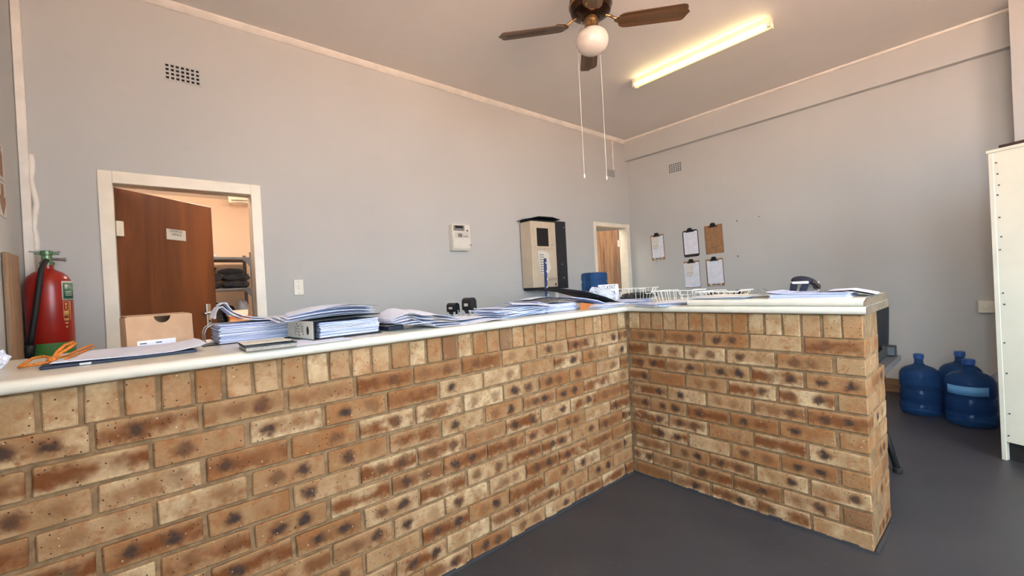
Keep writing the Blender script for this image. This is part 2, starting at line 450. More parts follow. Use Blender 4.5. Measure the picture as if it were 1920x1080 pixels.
struct('baseboard_east', bm, 'skirting', 'tan wooden skirting along the clipboard wall', 'baseboard')

# door frames (steel, cream) -------------------------------------------------
def frame(name, x0, x1, top, wL, wR, wT, label, thick=.12, lip=.014):
    """steel frame: face flange proud of the wall and a lining in the reveal, as three members"""
    bm = B()
    box(bm, x0 - wL, x0 + .012, YN - lip, YN, 0, top + wT, .003)
    box(bm, x1 - .012, x1 + wR, YN - lip, YN, 0, top + wT, .003)
    box(bm, x0 + .012, x1 - .012, YN - lip, YN, top - .012, top + wT, .003)
    box(bm, x0, x0 + .012, YN, YN + thick, 0, top); box(bm, x1 - .012, x1, YN, YN + thick, 0, top)
    box(bm, x0 + .012, x1 - .012, YN, YN + thick, top - .012, top)
    return struct(name, bm, 'cream', label, 'door frame')
frame('trim_3', D1[0], D1[1], D1[2], .058, .055, .066, 'cream painted door frame of the doorway with the brown open door')
frame('trim_4', D2[0], D2[1], D2[2], .042, .075, .046, 'cream painted door frame in the far corner of the room')

def hinge(bm, z): box(bm, -.004, .030, -.026, -.002, z, z + .10, .002); cyl(bm, (0, -.014, z), (0, -.014, z + .10), .009, 10)
# door 1: hung on the left jamb, swung into the office, GENERAL OFFICE plate
d1 = thing('door_1', 'dark reddish-brown wooden door with general office plate, swung open', 'door', (D1[0] + .014, YN + .105, 0), math.radians(41))
d1['kind'] = 'structure'
bm = B(); box(bm, 0, .768, 0, .042, .006, 2.044, .002)
link_mesh('leaf', bm, 'door_wood', d1)
for z in (1.72, 0.98, 0.22):
    bm = B(); hinge(bm, z); link_mesh('hinge', bm, 'cream', d1)
pl = B(); box(pl, .352, .512, -.004, 0, 1.735, 1.815, .001)
plate = link_mesh('name_plate', pl, 'sign_white', d1)
bm = text_bm('GENERAL\nOFFICE', 0.026); xform(bm, tr(.432, -.0045, 1.788) @ rx(PI / 2))
link_mesh('lettering', bm, 'ink_grey', plate)
hp = B(); box(hp, .662, .704, -.008, 0, 1.045, 1.235, .003)
hpo = link_mesh('handle_plate', hp, 'steel', d1)
bm = B(); tube(bm, [(.684, -.004, 1.165), (.684, -.05, 1.165), (.672, -.058, 1.165), (.584, -.058, 1.160)], .009, 10)
link_mesh('lever', bm, 'steel', hpo, smooth=True)
bm = B(); cyl(bm, (.684, -.012, 1.095), (.684, 0, 1.095), .008, 12); link_mesh('keyhole', bm, 'dark', hpo)

# door 2: hung on the right jamb, swung into the far room
d2 = thing('door_2', 'light brown wooden door swung open in the far corner', 'door', (D2[1] - .014, YN + .115, 0), math.radians(119))
d2['kind'] = 'structure'
bm = B(); box(bm, .012, .715, -.042, 0, .006, 2.018, .002); link_mesh('leaf', bm, 'door_wood2', d2)
for z in (1.76, 0.98, 0.22):
    bm = B(); box(bm, -.004, .030, 0, .006, z, z + .10, .002); cyl(bm, (0, .005, z), (0, .005, z + .10), .009, 10); link_mesh('hinge', bm, 'cream', d2)
bm = B(); box(bm, .37, .50, .0005, .004, 1.66, 1.745, .001); pl2 = link_mesh('name_plate', bm, 'sign_white', d2)
for z, w in ((1.722, .10), (1.700, .12), (1.680, .08)):
    bm = B(); box(bm, .435 - w / 2, .435 + w / 2, .004, .0045, z - .005, z + .005); link_mesh('lettering', bm, 'ink_grey', pl2)

# rooms beyond the doorways ---------------------------------------------------
bm = B(); box(bm, -3.6, -0.4, 4.63, 4.75, 0, 2.62)
struct('wall_office_back', bm, 'wall_peach', 'peach painted back wall seen through the open brown door', 'wall')
bm = B(); box(bm, -3.72, -3.6, YN + .12, 4.75, 0, 2.62); struct('wall_office_left', bm, 'wall_peach', 'peach painted left wall of the room beyond the brown door', 'wall')
bm = B(); box(bm, -0.4, -0.28, YN + .12, 4.75, 0, 2.62); struct('wall_office_right', bm, 'wall_peach', 'peach painted right wall of the room beyond the brown door', 'wall')
bm = B(); box(bm, -3.72, -0.28, YN + .12, 4.75, 2.5, 2.62); struct('ceiling_office', bm, 'ceiling', 'white ceiling of the room beyond the brown door', 'ceiling')
bm = B(); box(bm, 1.7, 4.3, 4.3, 4.42, 0, 2.72); struct('wall_passage_back', bm, 'wall', 'grey back wall of the far corner room', 'wall')
bm = B(); box(bm, 1.58, 1.7, YN + .12, 4.42, 0, 2.72); struct('wall_passage_left', bm, 'wall', 'grey left wall of the far corner room', 'wall')
bm = B(); box(bm, 4.3, 4.42, YN + .12, 4.42, 0, 2.72); struct('wall_passage_right', bm, 'wall', 'grey right wall of the far corner room', 'wall')
bm = B(); box(bm, 1.58, 4.42, YN + .12, 4.42, 2.6, 2.72); struct('ceiling_passage', bm, 'ceiling', 'white ceiling of the far corner room', 'ceiling')
bm = B(); box(bm, XE + .15, 4.42, 2.0, YN + .12, 0, 2.72); struct('wall_passage_front', bm, 'wall', 'grey front wall of the far corner room', 'wall')

def tube_fitting(name, label, loc, rot, length, lit, dim, w=.064):
    t = thing(name, label, 'light', loc, rot)
    L = length / 2
    bm = B(); prism(bm, [(-w / 2, 0), (-w / 2 + .006, -.044), (w / 2 - .006, -.044), (w / 2, 0)], -L, L, 'y'); link_mesh('batten_body', bm, 'batten', t)
    for sx, mat in ((-1, lit), (1, dim)):
        x = sx * w * .40
        bm = B(); cyl(bm, (x, -L + .03, -.066), (x, L - .03, -.066), .0125, 14); link_mesh('tube', bm, mat, t, smooth=True)
        for sy in (-1, 1):
            bm = B(); box(bm, x - .017, x + .017, sy * (L - .015) - .015, sy * (L - .015) + .015, -.084, -.040, .004); link_mesh('lamp_holder', bm, 'batten', t)
    return t
tube_fitting('tube_light', 'lit double fluorescent tube light on the ceiling beside the fan', (1.600, .222, ZC), 0, 1.30, 'tube_on', 'tube_dim')
MAT['fill_store'] = emit('added_office_tube', (1.0, 0.87, 0.72, 1), 75.0)
tube_fitting('tube_light', 'unlit tube fitting on the ceiling just seen beyond the open brown door', (-1.30, 4.36, 2.5), PI / 2 - .2, .55, 'batten', 'batten')
tube_fitting('tube_light', 'unseen tube light added to brighten the room beyond the open brown door', (-1.75, 3.0, 2.5), PI / 2, 1.2, 'fill_store', 'fill_store')  # added lamp out of view lights this room; the visible fitting stays unlit
MAT['fill_pass'] = emit('added_passage_tube', (1.0, 0.9, 0.76, 1), 60.0)
tube_fitting('tube_light', 'unseen tube light added to brighten the far corner room', (2.2, 2.75, 2.6), 0, .9, 'fill_pass', 'fill_pass')  # invented lamp, added out of view so the corner door is lit

# ================================================================== THE BRICK COUNTER
counter = thing('brick_counter', 'L-shaped counter of yellow-brown flashed face bricks', 'counter', (0, 0, 0))
CP, BH, NC = 0.0855, 0.0740, 11
HT = 1.050
bm = B()
box(bm, XW + .022, .006, .010, .230, 0, HT)
box(bm, .010, .282, -1.215, .230, 0, HT)
box(bm, .282, .392, -1.215, .230, 0, 9 * CP)
link_mesh('mortar', bm, 'mortar', counter)
_cache = {}
def brick_mesh(L, D, H, mat, var):
    key = (round(L, 3), round(D, 3), round(H, 3), mat, var)
    if key in _cache: return _cache[key]
    rr = random.Random(str(key))
    bm = B(); box(bm, -L / 2, L / 2, -D / 2, D / 2, -H / 2, H / 2)
    for q in bm.verts: q.co += Vector((rr.uniform(-.0022, .0022), rr.uniform(-.001, .0012), rr.uniform(-.0018, .0018)))
    bmesh.ops.bevel(bm, geom=list(bm.edges), offset=.0035, segments=1, affect='EDGES')
    bmesh.ops.recalc_face_normals(bm, faces=bm.faces)
    me = bpy.data.meshes.new('brick'); bm.to_mesh(me); bm.free(); me.materials.append(MAT[mat])
    _cache[key] = me
    return me
n_brick = 0
def put_brick(cx, cy, cz, L, D, H, rot, mat):
    global n_brick
    o = bpy.data.objects.new('brick', brick_mesh(L, D, H, mat, random.randrange(5))); C.objects.link(o)
    o.parent = counter; o.location = (cx, cy, cz); n_brick += 1
    o.rotation_euler = (random.uniform(-.004, .004), random.uniform(-.006, .006), rot + random.uniform(-.004, .004) + (PI if random.random() < .5 else 0))
J, PIT, DEP = .014, .2411, .106
rj = lambda a=.0015: random.uniform(-a, a)
for i in range(NC):                                   # long run, face at y = 0
    z = i * CP + CP / 2 + .001
    s = -.091 if (NC - 1 - i) % 2 == 0 else -.2115
    cuts = [0.0, s]
    while cuts[-1] > XW + .02: cuts.append(cuts[-1] - PIT)
    for a, b in zip(cuts, cuts[1:]):
        b = max(b, XW + .022)
        L = a - b - J
        if L < .03: continue
        if L > .22: L += rj(.003)
        put_brick((a + b) / 2 + rj(), DEP / 2 + rj(), z + rj(), L, DEP, BH, 0, 'brick')
x = -.0145
while x > XW + .06:                                   # brick-on-edge course under the top
    b = max(x - .0808, XW + .022)
    put_brick((x + b) / 2 + rj(), .10 + rj(.002), .9392 + .0535 + rj(), x - b - .012, .20, .105, 0, 'brick_plain'); x = b
for i in range(NC):                                   # return, face at x = 0, free end at y = -1.222
    z = i * CP + CP / 2 + .001
    typA = (NC - 1 - i) % 2 == 0
    deep = .40 if i < 9 else .287
    if typA: cuts = [-.0205 - .2405 * q for q in range(6)]
    else: cuts = [0, -.140] + [-.140 - .2405 * q for q in range(1, 5)]
    cuts = [min(0, q) for q in cuts]
    for a, b in zip(cuts, cuts[1:]):
        L = a - b - J
        put_brick(DEP / 2 + rj(), (a + b) / 2 + rj(), z + rj(), L, DEP, BH, PI / 2, 'brick')
    if typA:
        put_brick((.118 + deep) / 2, -1.222 + .006 + DEP / 2, z + rj(), deep - .118, DEP, BH, 0, 'brick')
    else:
        put_brick(.1145, -1.222 + .006 + DEP / 2, z + rj(), .229, DEP, BH, 0, 'brick_plain')
        if deep > .3: put_brick((.241 + deep) / 2, -1.222 + .006 + DEP / 2, z + rj(), deep - .241, DEP, BH, 0, 'brick_plain')
y = -.0165
for q in range(15):
    b = y - .0803
    D_ = .285 if q == 14 else .20
    put_brick(D_ / 2 + rj(.002), (y + b) / 2 + (.001 if q < 14 else .003), .9392 + .0535 + rj(), .0803 - .010, D_, .105, PI / 2, 'brick_plain') if q < 14 else \
        put_brick(.1425, (y + b) / 2 + .003, .9392 + .0535, .0803 - .008, .285, .105, PI / 2, 'brick_plain')
    y = b

bm = B(); rr_ = random.Random(4)
for i in range(48): box(bm, XW + .03 + i * .0595, XW + .03 + (i + 1) * .0595, -.005, .004, 0, .012 + rr_.uniform(-.004, .006))
for i in range(20): box(bm, -.005, .004, -1.224 + i * .061, -1.224 + (i + 1) * .061, 0, .012 + rr_.uniform(-.004, .006))
for i in range(6): box(bm, i * .065, (i + 1) * .065, -1.229, -1.22, 0, .012 + rr_.uniform(-.004, .006))
link_mesh('floor_paint_edge', bm, 'floor', counter)

# counter tops: cream post-formed boards with a rounded nose -------------------
TT, UT = 1.086, 1.122
def nose(z0, z1, f):
    """cross-section with a rolled front edge; f is the outermost coordinate (towards minus)"""
    h = z1 - z0; r = h * .46
    pts = [(f + r * (1 - math.sin(a)), z0 + r - r * math.cos(a)) for a in [PI / 2 * q / 5 for q in range(6)]]
    pts += [(f + r * (1 - math.cos(a)), z1 - r + r * math.sin(a)) for a in [PI / 2 * q / 5 for q in range(6)]]
    return pts
sec = nose(1.0505, TT, -.036)
ct = thing('countertop', 'long cream laminate countertop covered in papers', 'countertop', (0, 0, 0))
bm = B(); prism(bm, sec + [(.635, TT), (.635, 1.0505)], XW + .022, -.0375, 'x'); prism(bm, [(.004, 1.0505), (.004, TT), (.635, TT), (.635, 1.0505)], -.0375, 1.06, 'x')
smooth_angle(link_mesh('board', bm, 'laminate', ct), 35)
bm = B(); box(bm, 1.02, 1.05, .03, .60, 0, 1.0505); link_mesh('end_support', bm, 'white_paint', ct)
ct2 = thing('countertop', 'short cream laminate countertop on the return, the lower of two stacked boards', 'countertop', (0, 0, 0))
bm = B(); prism(bm, [(a, b) for a, b in sec] + [(.470, TT), (.470, 1.0505)], -1.232, -.002, 'y')
smooth_angle(link_mesh('board', bm, 'laminate', ct2), 35)
bm = B(); prism(bm, [(a + .001, b) for a, b in nose(1.0515, TT - .001, -.034)] + [(.469, TT - .001), (.469, 1.0515)], -1.2345, -1.232, 'y'); link_mesh('raw_end', bm, 'chipboard', ct2)
ct3 = thing('countertop', 'loose cream laminate board lying on top of the short countertop', 'countertop', (0, 0, 0))
bm = B(); prism(bm, nose(TT + .0005, UT, -.030) + [(.466, UT), (.466, TT + .0005)], -1.222, -.432, 'y')
smooth_angle(link_mesh('board', bm, 'laminate', ct3), 35)
bm = B(); prism(bm, [(-.024, TT + .002), (-.024, TT + .018), (.04, UT - .001), (.465, UT - .001), (.465, TT + .002)], -1.2300, -1.222, 'y'); link_mesh('raw_end', bm, 'chipboard', ct3)

# ================================================================== THINGS ON THE WALLS AND CEILING
# ceiling fan -------------------------------------------------------------
FX, FY = 0.037, 0.189
fan = thing('ceiling_fan', 'brass ceiling fan with four wooden blades and a white globe lamp', 'fan', (FX, FY, 0))
bm = B(); lathe(bm, [(.052, 3.075), (.060, 3.070), (.100, 3.082), (.132, 3.100), (.142, 3.125), (.144, 3.150), (.138, 3.165), (.142, 3.178), (.138, 3.205), (.115, 3.232), (.06, 3.248), (.02, 3.252)], 40)
smooth_angle(link_mesh('motor_housing', bm, 'bronze', fan), 30)
bm = B(); lathe(bm, [(.1445, 3.140), (.148, 3.146), (.148, 3.156), (.1445, 3.162)], 40, closed=False); link_mesh('brass_band', bm, 'brass', fan, smooth=True)
bm = B(); cyl(bm, (0, 0, 3.24), (0, 0, 3.32), .013, 14); link_mesh('down_rod', bm, 'brass', fan, smooth=True)
bm = B(); lathe(bm, [(.018, 3.275), (.045, 3.285), (.065, 3.31), (.07, ZC)], 28); link_mesh('ceiling_cup', bm, 'brass', fan, smooth=True)
bm = B(); lathe(bm, [(.034, 3.080), (.048, 3.072), (.048, 3.040), (.044, 3.034), (.047, 3.030), (.047, 3.000), (.058, 2.990), (.058, 2.984)], 28)
smooth_angle(link_mesh('lamp_holder', bm, 'brass', fan), 30)
bm = B(); lathe(bm, [(.050, 2.986), (.058, 2.980), (.084, 2.968), (.104, 2.946), (.112, 2.918), (.110, 2.896), (.100, 2.866), (.082, 2.844), (.058, 2.830), (.028, 2.823), (0, 2.821)], 40)
link_mesh('globe', bm, 'opal', fan, smooth=True)
outline = [(.19, -.046), (.215, -.060), (.25, -.064), (.60, -.068), (.622, -.060), (.630, -.046), (.632, -.022), (.648, 0.0), (.634, .024), (.616, .060), (.600, .068), (.25, .064), (.215, .060), (.19, .046), (.180, .02), (.180, -.02)]
for q in range(4):
    ang = math.radians(-48.9 + 90 * q)
    arm = B(); tube(arm, [(.10, 0, 3.075), (.13, 0, 3.064), (.155, .0, 3.046), (.18, 0, 3.035), (.235, 0, 3.032)], .009, 8)
    prism(arm, [(.155, -.010), (.185, -.034), (.225, -.046), (.262, -.030), (.250, 0), (.262, .030), (.225, .046), (.185, .034), (.155, .010)], 3.026, 3.030)
    ao = link_mesh('blade_arm', arm, 'brass', fan, rot=(0, 0, ang))
    piv = tr(0, 0, 3.022) @ rx(math.radians(-11)) @ tr(0, 0, 0)
    bm = B(); prism(bm, outline, -.003, .003); xform(bm, piv)
    bl = link_mesh('blade', bm, 'blade', fan, rot=(0, 0, ang))
    bm = B(); prism(bm, [(.33 + .026 * math.cos(a), .026 * math.sin(a)) for a in [PI / 2 + PI * s / 6 for s in range(7)]] + [(.57 + .026 * math.cos(a), .026 * math.sin(a)) for a in [-PI / 2 + PI * s / 6 for s in range(7)]], -.0042, -.003)
    xform(bm, piv); link_mesh('blade_inlay', bm, 'blade_inlay', bl)
R_ = Vector((.76, -.65, 0)); D_ = Vector((.649, .761, 0))
for sx, zlo, nm in ((-.086, 2.02, 'pull_cord'), (.072, 2.00, 'pull_cord')):
    p = R_ * sx + D_ * .085
    bm = B(); tube(bm, [(p.x * .6, p.y * .6, 3.076), (p.x, p.y, 3.03), (p.x, p.y, 2.6), (p.x + .002, p.y, zlo)], .0014, 6)
    co = link_mesh(nm, bm, 'cord_white', fan)
    bm = B(); lathe(bm, [(0, zlo - .03), (.005, zlo - .026), (.006, zlo - .01), (.003, zlo)], 10, (p.x + .002, p.y)); link_mesh('cord_end', bm, 'cord_white', co)

# air vents ---------------------------------------------------------------
def vent(label, loc, rot, w, h, nx, ny):
    t = thing('air_vent', label, 'air vent', loc, rot, 'air bricks high in the walls')
    bm = B(); box(bm, -w / 2, w / 2, -.0015, 0, 0, h); link_mesh('hole_shade_sheet', bm, 'dark', t)  # dark sheet on the wall stands for the shade inside the vent holes
    bm = B(); cw, ch = w / nx, h / ny
    for i in range(nx + 1): box(bm, -w / 2 + i * cw - cw * .19, -w / 2 + i * cw + cw * .19, -.005, 0, -ch * .2, h + ch * .2)
    for j in range(ny + 1): box(bm, -w / 2, w / 2, -.0046, 0, j * ch - ch * .21, j * ch + ch * .21)
    link_mesh('grille', bm, 'wall', t)
vent('square-holed air vent high above the brown open door', (-2.108, YN, 2.80), 0, .198, .112, 7, 4)
vent('square-holed air vent behind the fan cords near the far corner', (2.818, YN, 2.755), 0, .19, .10, 6, 4)
vent('square-holed air vent high on the clipboard wall', (XE, 1.338, 2.70), -PI / 2, .185, .125, 6, 5)

# conduits ----------------------------------------------------------------
cd = thing('wall_conduit', 'white boxed pipe with lumpy plaster in the left corner', 'pipe', (0, 0, 0))
bm = B(); box(bm, -2.898, -2.858, YN - .035, YN, 0, ZC - .045, .004); link_mesh('trunking', bm, 'trim', cd)
bm = B(); pts = []
for s in range(13): pts.append((-2.852 + .006 * math.sin(s * 1.3) + (.006 if 3 < s < 9 else 0), YN - .004, 1.60 + s * .048))
tube(bm, pts, .014, 7); link_mesh('plaster_bead', bm, 'trim', cd, smooth=True)
cd = thing('wall_conduit', 'short white conduit dropping from the cornice near the far corner', 'pipe', (2.872, YN, 2.862))
bm = B(); cyl(bm, (0, -.013, 0), (0, -.013, ZC - .045 - 2.862), .012, 12); link_mesh('pipe', bm, 'trim', cd, smooth=True)
for z in (.02, .38):
    bm = B(); box(bm, -.016, .016, -.027, 0, z, z + .018, .003); link_mesh('clip', bm, 'trim', cd)
cd = thing('wall_conduit', 'white conduit below the wall-mounted inverter', 'pipe', (1.555, YN, 0))
bm = B(); box(bm, -.026, .026, -.024, 0, 0, 1.19, .004); link_mesh('trunking', bm, 'trim', cd)

# light switch --------------------------------------------------------------
t = thing('light_switch', 'small cream light switch right of the brown open door', 'light switch', (-1.433, YN, 1.332))
bm = B(); box(bm, -.036, .036, -.009, 0, -.062, .062, .003); link_mesh('plate', bm, 'socket', t)
bm = B(); box(bm, -.009, .009, -.014, -.009, -.014, .014, .002); link_mesh('toggle', bm, 'socket', t)
for z in (-.045, .045):
    bm = B(); cyl(bm, (0, -.0105, z), (0, -.008, z), .003, 8); link_mesh('screw', bm, 'ink_grey', t)

# electricity meter -------------------------------------------------------------
t = thing('electricity_meter', 'white prepaid electricity meter on the grey wall', 'meter', (.125, YN, 1.64))
bm = B(); prism(bm, [(0, 0), (-.055, .004), (-.068, .03), (-.072, .10), (-.072, .268), (-.064, .275), (0, .275)], -.108, .108, 'x'); bmesh.ops.bevel(bm, geom=list(bm.edges), offset=.005, segments=2, affect='EDGES')
link_mesh('body', bm, 'meter', t)
bm = B(); prism(bm, [(-.06, .006), (-.074, .03), (-.079, .06), (-.079, .122), (-.06, .122)], -.098, .098, 'x'); bmesh.ops.bevel(bm, geom=list(bm.edges), offset=.003, segments=1, affect='EDGES'); link_mesh('terminal_cover', bm, 'meter', t)
bm = B(); box(bm, -.098, .036, -.075, -.07, .205, .262, .001); bz = link_mesh('display_bezel', bm, 'ink_grey', t)
bm = B(); box(bm, -.078, .016, -.0765, -.0745, .232, .254); link_mesh('display', bm, 'dark', bz)
bm = B(); cyl(bm, (.070, -.077, .210), (.070, -.070, .210), .009, 12); link_mesh('button', bm, 'ink', t)
bm = B(); box(bm, -.085, .09, -.0735, -.071, .132, .192, .001); lp = link_mesh('rating_plate', bm, 'sign_white', t)
bm = B(); box(bm, -.045, .005, -.0745, -.073, .140, .178); link_mesh('code_patch', bm, 'ink_grey', lp)
bm = B(); box(bm, .015, .075, -.0745, -.073, .148, .154); link_mesh('lettering', bm, 'ink', lp)
bm = B(); box(bm, .092, .106, -.085, -.06, .056, .066, .002); link_mesh('seal', bm, 'ink', t)

# inverter ------------------------------------------------------------------------
t = thing('inverter', 'beige and black wall-mounted inverter box with a torn notice', 'inverter', (.985, YN, 1.19))
bm = B(); box(bm, .02, .70, -.10, 0, 0, .835, .006); link_mesh('back_box', bm, 'black_matt', t)
bm = B(); box(bm, 0, .405, -.20, -.012, .026, .795, .010, 2); case = link_mesh('casing', bm, 'beige', t)
bm = B(); box(bm, .010, .395, -.185, -.10, 0, .028, .004); link_mesh('bottom_plate', bm, 'black_matt', t)
bm = B(); prism(bm, [(-.045, .808), (.10, .838), (.33, .842), (.46, .822), (.46, .826), (.33, .850), (.10, .846), (-.045, .814)], -.235, -.02, 'y'); link_mesh('top_flap', bm, 'black_matt', t)
bm = B(); box(bm, .012, .40, -.205, -.10, .795, .808, .003); link_mesh('top_rim', bm, 'black_matt', t)
bm = B(); box(bm, .050, .375, -.2035, -.198, .475, .775, .003); fp = link_mesh('fascia', bm, 'beige', t)
bm = B(); box(bm, .085, .272, -.206, -.203, .505, .715, .001); link_mesh('window', bm, 'dark', fp)
bm = B(); box(bm, .305, .350, -.205, -.203, .520, .526); link_mesh('badge', bm, 'ink_grey', fp)
bm = B(); prism(bm, [(.085, .455), (.120, .446), (.150, .456), (.205, .440), (.225, .458), (.240, .430), (.268, .425), (.268, .33), (.290, .26), (.270, .215), (.25, .19), (.13, .185), (.110, .20), (.095, .33)], -.2050, -.2005, 'y')
nt = link_mesh('torn_notice', bm, 'paper_cream', t)
for r_ in range(8):
    for c_ in range(2):
        bm = B(); box(bm, .118 + c_ * .035, .142 + c_ * .035, -.2056, -.2049, .205 + r_ * .028, .214 + r_ * .028); link_mesh('lettering', bm, 'ink', nt)
bm = text_bm('AXXIX', .052); xform(bm, tr(.315, -.2005, .115) @ rx(PI / 2) @ Matrix.Shear('XZ', 4, (0.0, 0.0)))
link_mesh('lettering', bm, 'ink_grey', case)
bm = B(); prism(bm, [(.345, .045), (.385, .045), (.365, .078)], -.2012, -.1995, 'y'); link_mesh('warning_mark', bm, 'ink', case)
for z, x in ((.13, .62), (.30, .60), (.76, .66)):
    bm = B(); cyl(bm, (x, -.103, z), (x, -.099, z), .007, 10); link_mesh('screw', bm, 'steel', t)

# fire corner: extinguisher, plank, two signs ----------------------------------------
t = thing('fire_extinguisher', 'red and green fire extinguisher with black hose in the left corner', 'fire extinguisher', (-2.792, 1.935, 0.88))
bm = B(); lathe(bm, [(.0965, .188), (.0972, .19), (.0972, .50), (.094, .535), (.082, .565), (.060, .588), (.034, .602), (.026, .610), (.026, .635)], 40); smooth_angle(link_mesh('cylinder', bm, 'red', t), 40)
bm = B(); lathe(bm, [(.092, 0), (.0965, .006), (.0968, .19)], 40); smooth_angle(link_mesh('base_band', bm, 'green', t), 40)
bm = B(); lathe(bm, [(.030, .630), (.032, .645), (.024, .655), (.022, .685), (.028, .690), (.026, .712), (.010, .716)], 16)
box(bm, -.050, .050, -.010, .010, .690, .702, .003); link_mesh('valve', bm, 'valve', t)
bm = B(); box(bm, -.07, .055, -.008, .008, .704, .712, .003); link_mesh('lever', bm, 'steel', t)
bm = B(); cyl(bm, (.02, 0, .665), (.070, -.01, .662), .008, 10); cyl(bm, (.066, -.010, .662), (.078, -.012, .662), .013, 12); link_mesh('gauge', bm, 'steel', t)
bm = B(); tube(bm, [(.0, -.02, .655), (.002, -.06, .650), (-.012, -.098, .60), (-.024, -.112, .50), (-.042, -.112, .36), (-.060, -.108, .24), (-.072, -.105, .17)], .013, 10); link_mesh('hose', bm, 'rubber', t, smooth=True)
bm = B(); tube(bm, [(-.072, -.105, .19), (-.075, -.104, .15), (-.076, -.104, .12)], .026, 12, .020); link_mesh('nozzle', bm, 'rubber', t, smooth=True)
def arc_label(name, a0, a1, z0, z1, r, mat, parent):
    bm = B(); n = 8
    lo = [[bm.verts.new((rr * math.cos(a0 + (a1 - a0) * i / n), rr * math.sin(a0 + (a1 - a0) * i / n), z)) for i in range(n + 1)] for rr in (r, r + .0008) for z in (z0, z1)]
    for i in range(n):
        for a, b in ((lo[0], lo[1]), (lo[3], lo[2]), (lo[1], lo[3]), (lo[2], lo[0])): bm.faces.new((a[i], a[i + 1], b[i + 1], b[i]))
    return link_mesh(name, bm, mat, parent, smooth=True)
lb = arc_label('service_label', -.92, -.15, .425, .535, .0975, 'sign_white', t)
arc_label('service_print', -.86, -.15, .435, .525, .0985, 'label_green', lb)
for z in (.452, .462, .472): arc_label('lettering', -.75, -.35, z, z + .004, .0995, 'sign_white', lb)
arc_label('lettering', -.78, -.62, .490, .515, .0995, 'sign_white', lb)
for a, b, z0, z1 in ((-.90, -.87, .325, .42), (-.62, -.59, .325, .42), (-.87, -.62, .417, .42), (-.87, -.62, .370, .373), (-.80, -.70, .395, .410), (-.79, -.71, .378, .390), (-.54, -.48, .31, .42), (-.88, -.63, .335, .365), (-.88, -.62, .308, .322), (-.82, -.68, .290, .300), (-.80, -.70, .268, .278)):
    arc_label('instruction_print', a, b, z0, z1, .0975, 'label_gold', t)
bm = B(); box(bm, -.03, .03, .095, .165, .30, .42, .004); link_mesh('wall_bracket', bm, 'dark_grey', t)

o = link_mesh('plank', xform(box(B(), -.010, .010, -.125, .125, 0, 1.55, .003), Matrix.Identity(4)), 'plank', loc=(XW + .012, 1.672, 0)); tag(o, 'bare wooden plank standing against the wall beside the fire extinguisher', 'plank')
def fire_sign(label, zc, kind):
    t = thing('fire_sign', label, 'sign', (XW, 1.60, zc), PI / 2)          # local -y faces into the room (+x)
    bm = B(); box(bm, -.095, .095, -.004, 0, -.09, .09, .0015); link_mesh('plate', bm, 'sign_white', t)
    if kind == 'arrow': poly = [(-.026, .075), (.026, .075), (.026, .0), (.052, .02), (.052, -.02), (.0, -.082), (-.052, -.02), (-.052, .02), (-.026, .0)]
    else: poly = [(-.022, -.075), (.030, -.075), (.030, .03), (.018, .05), (.010, .055), (.010, .068), (.028, .078), (-.02, .074), (-.012, .066), (-.004, .055), (-.022, .035)]
    bm = B(); prism(bm, [(a + .028, b) for a, b in poly], -.0052, -.004, 'y'); link_mesh('pictogram', bm, 'sign_brown', t)
fire_sign('faded fire extinguisher pictogram sign on the left wall, the upper of two', 2.012, 'ext')
fire_sign('faded downward arrow sign on the left wall, the lower of two', 1.822, 'arrow')

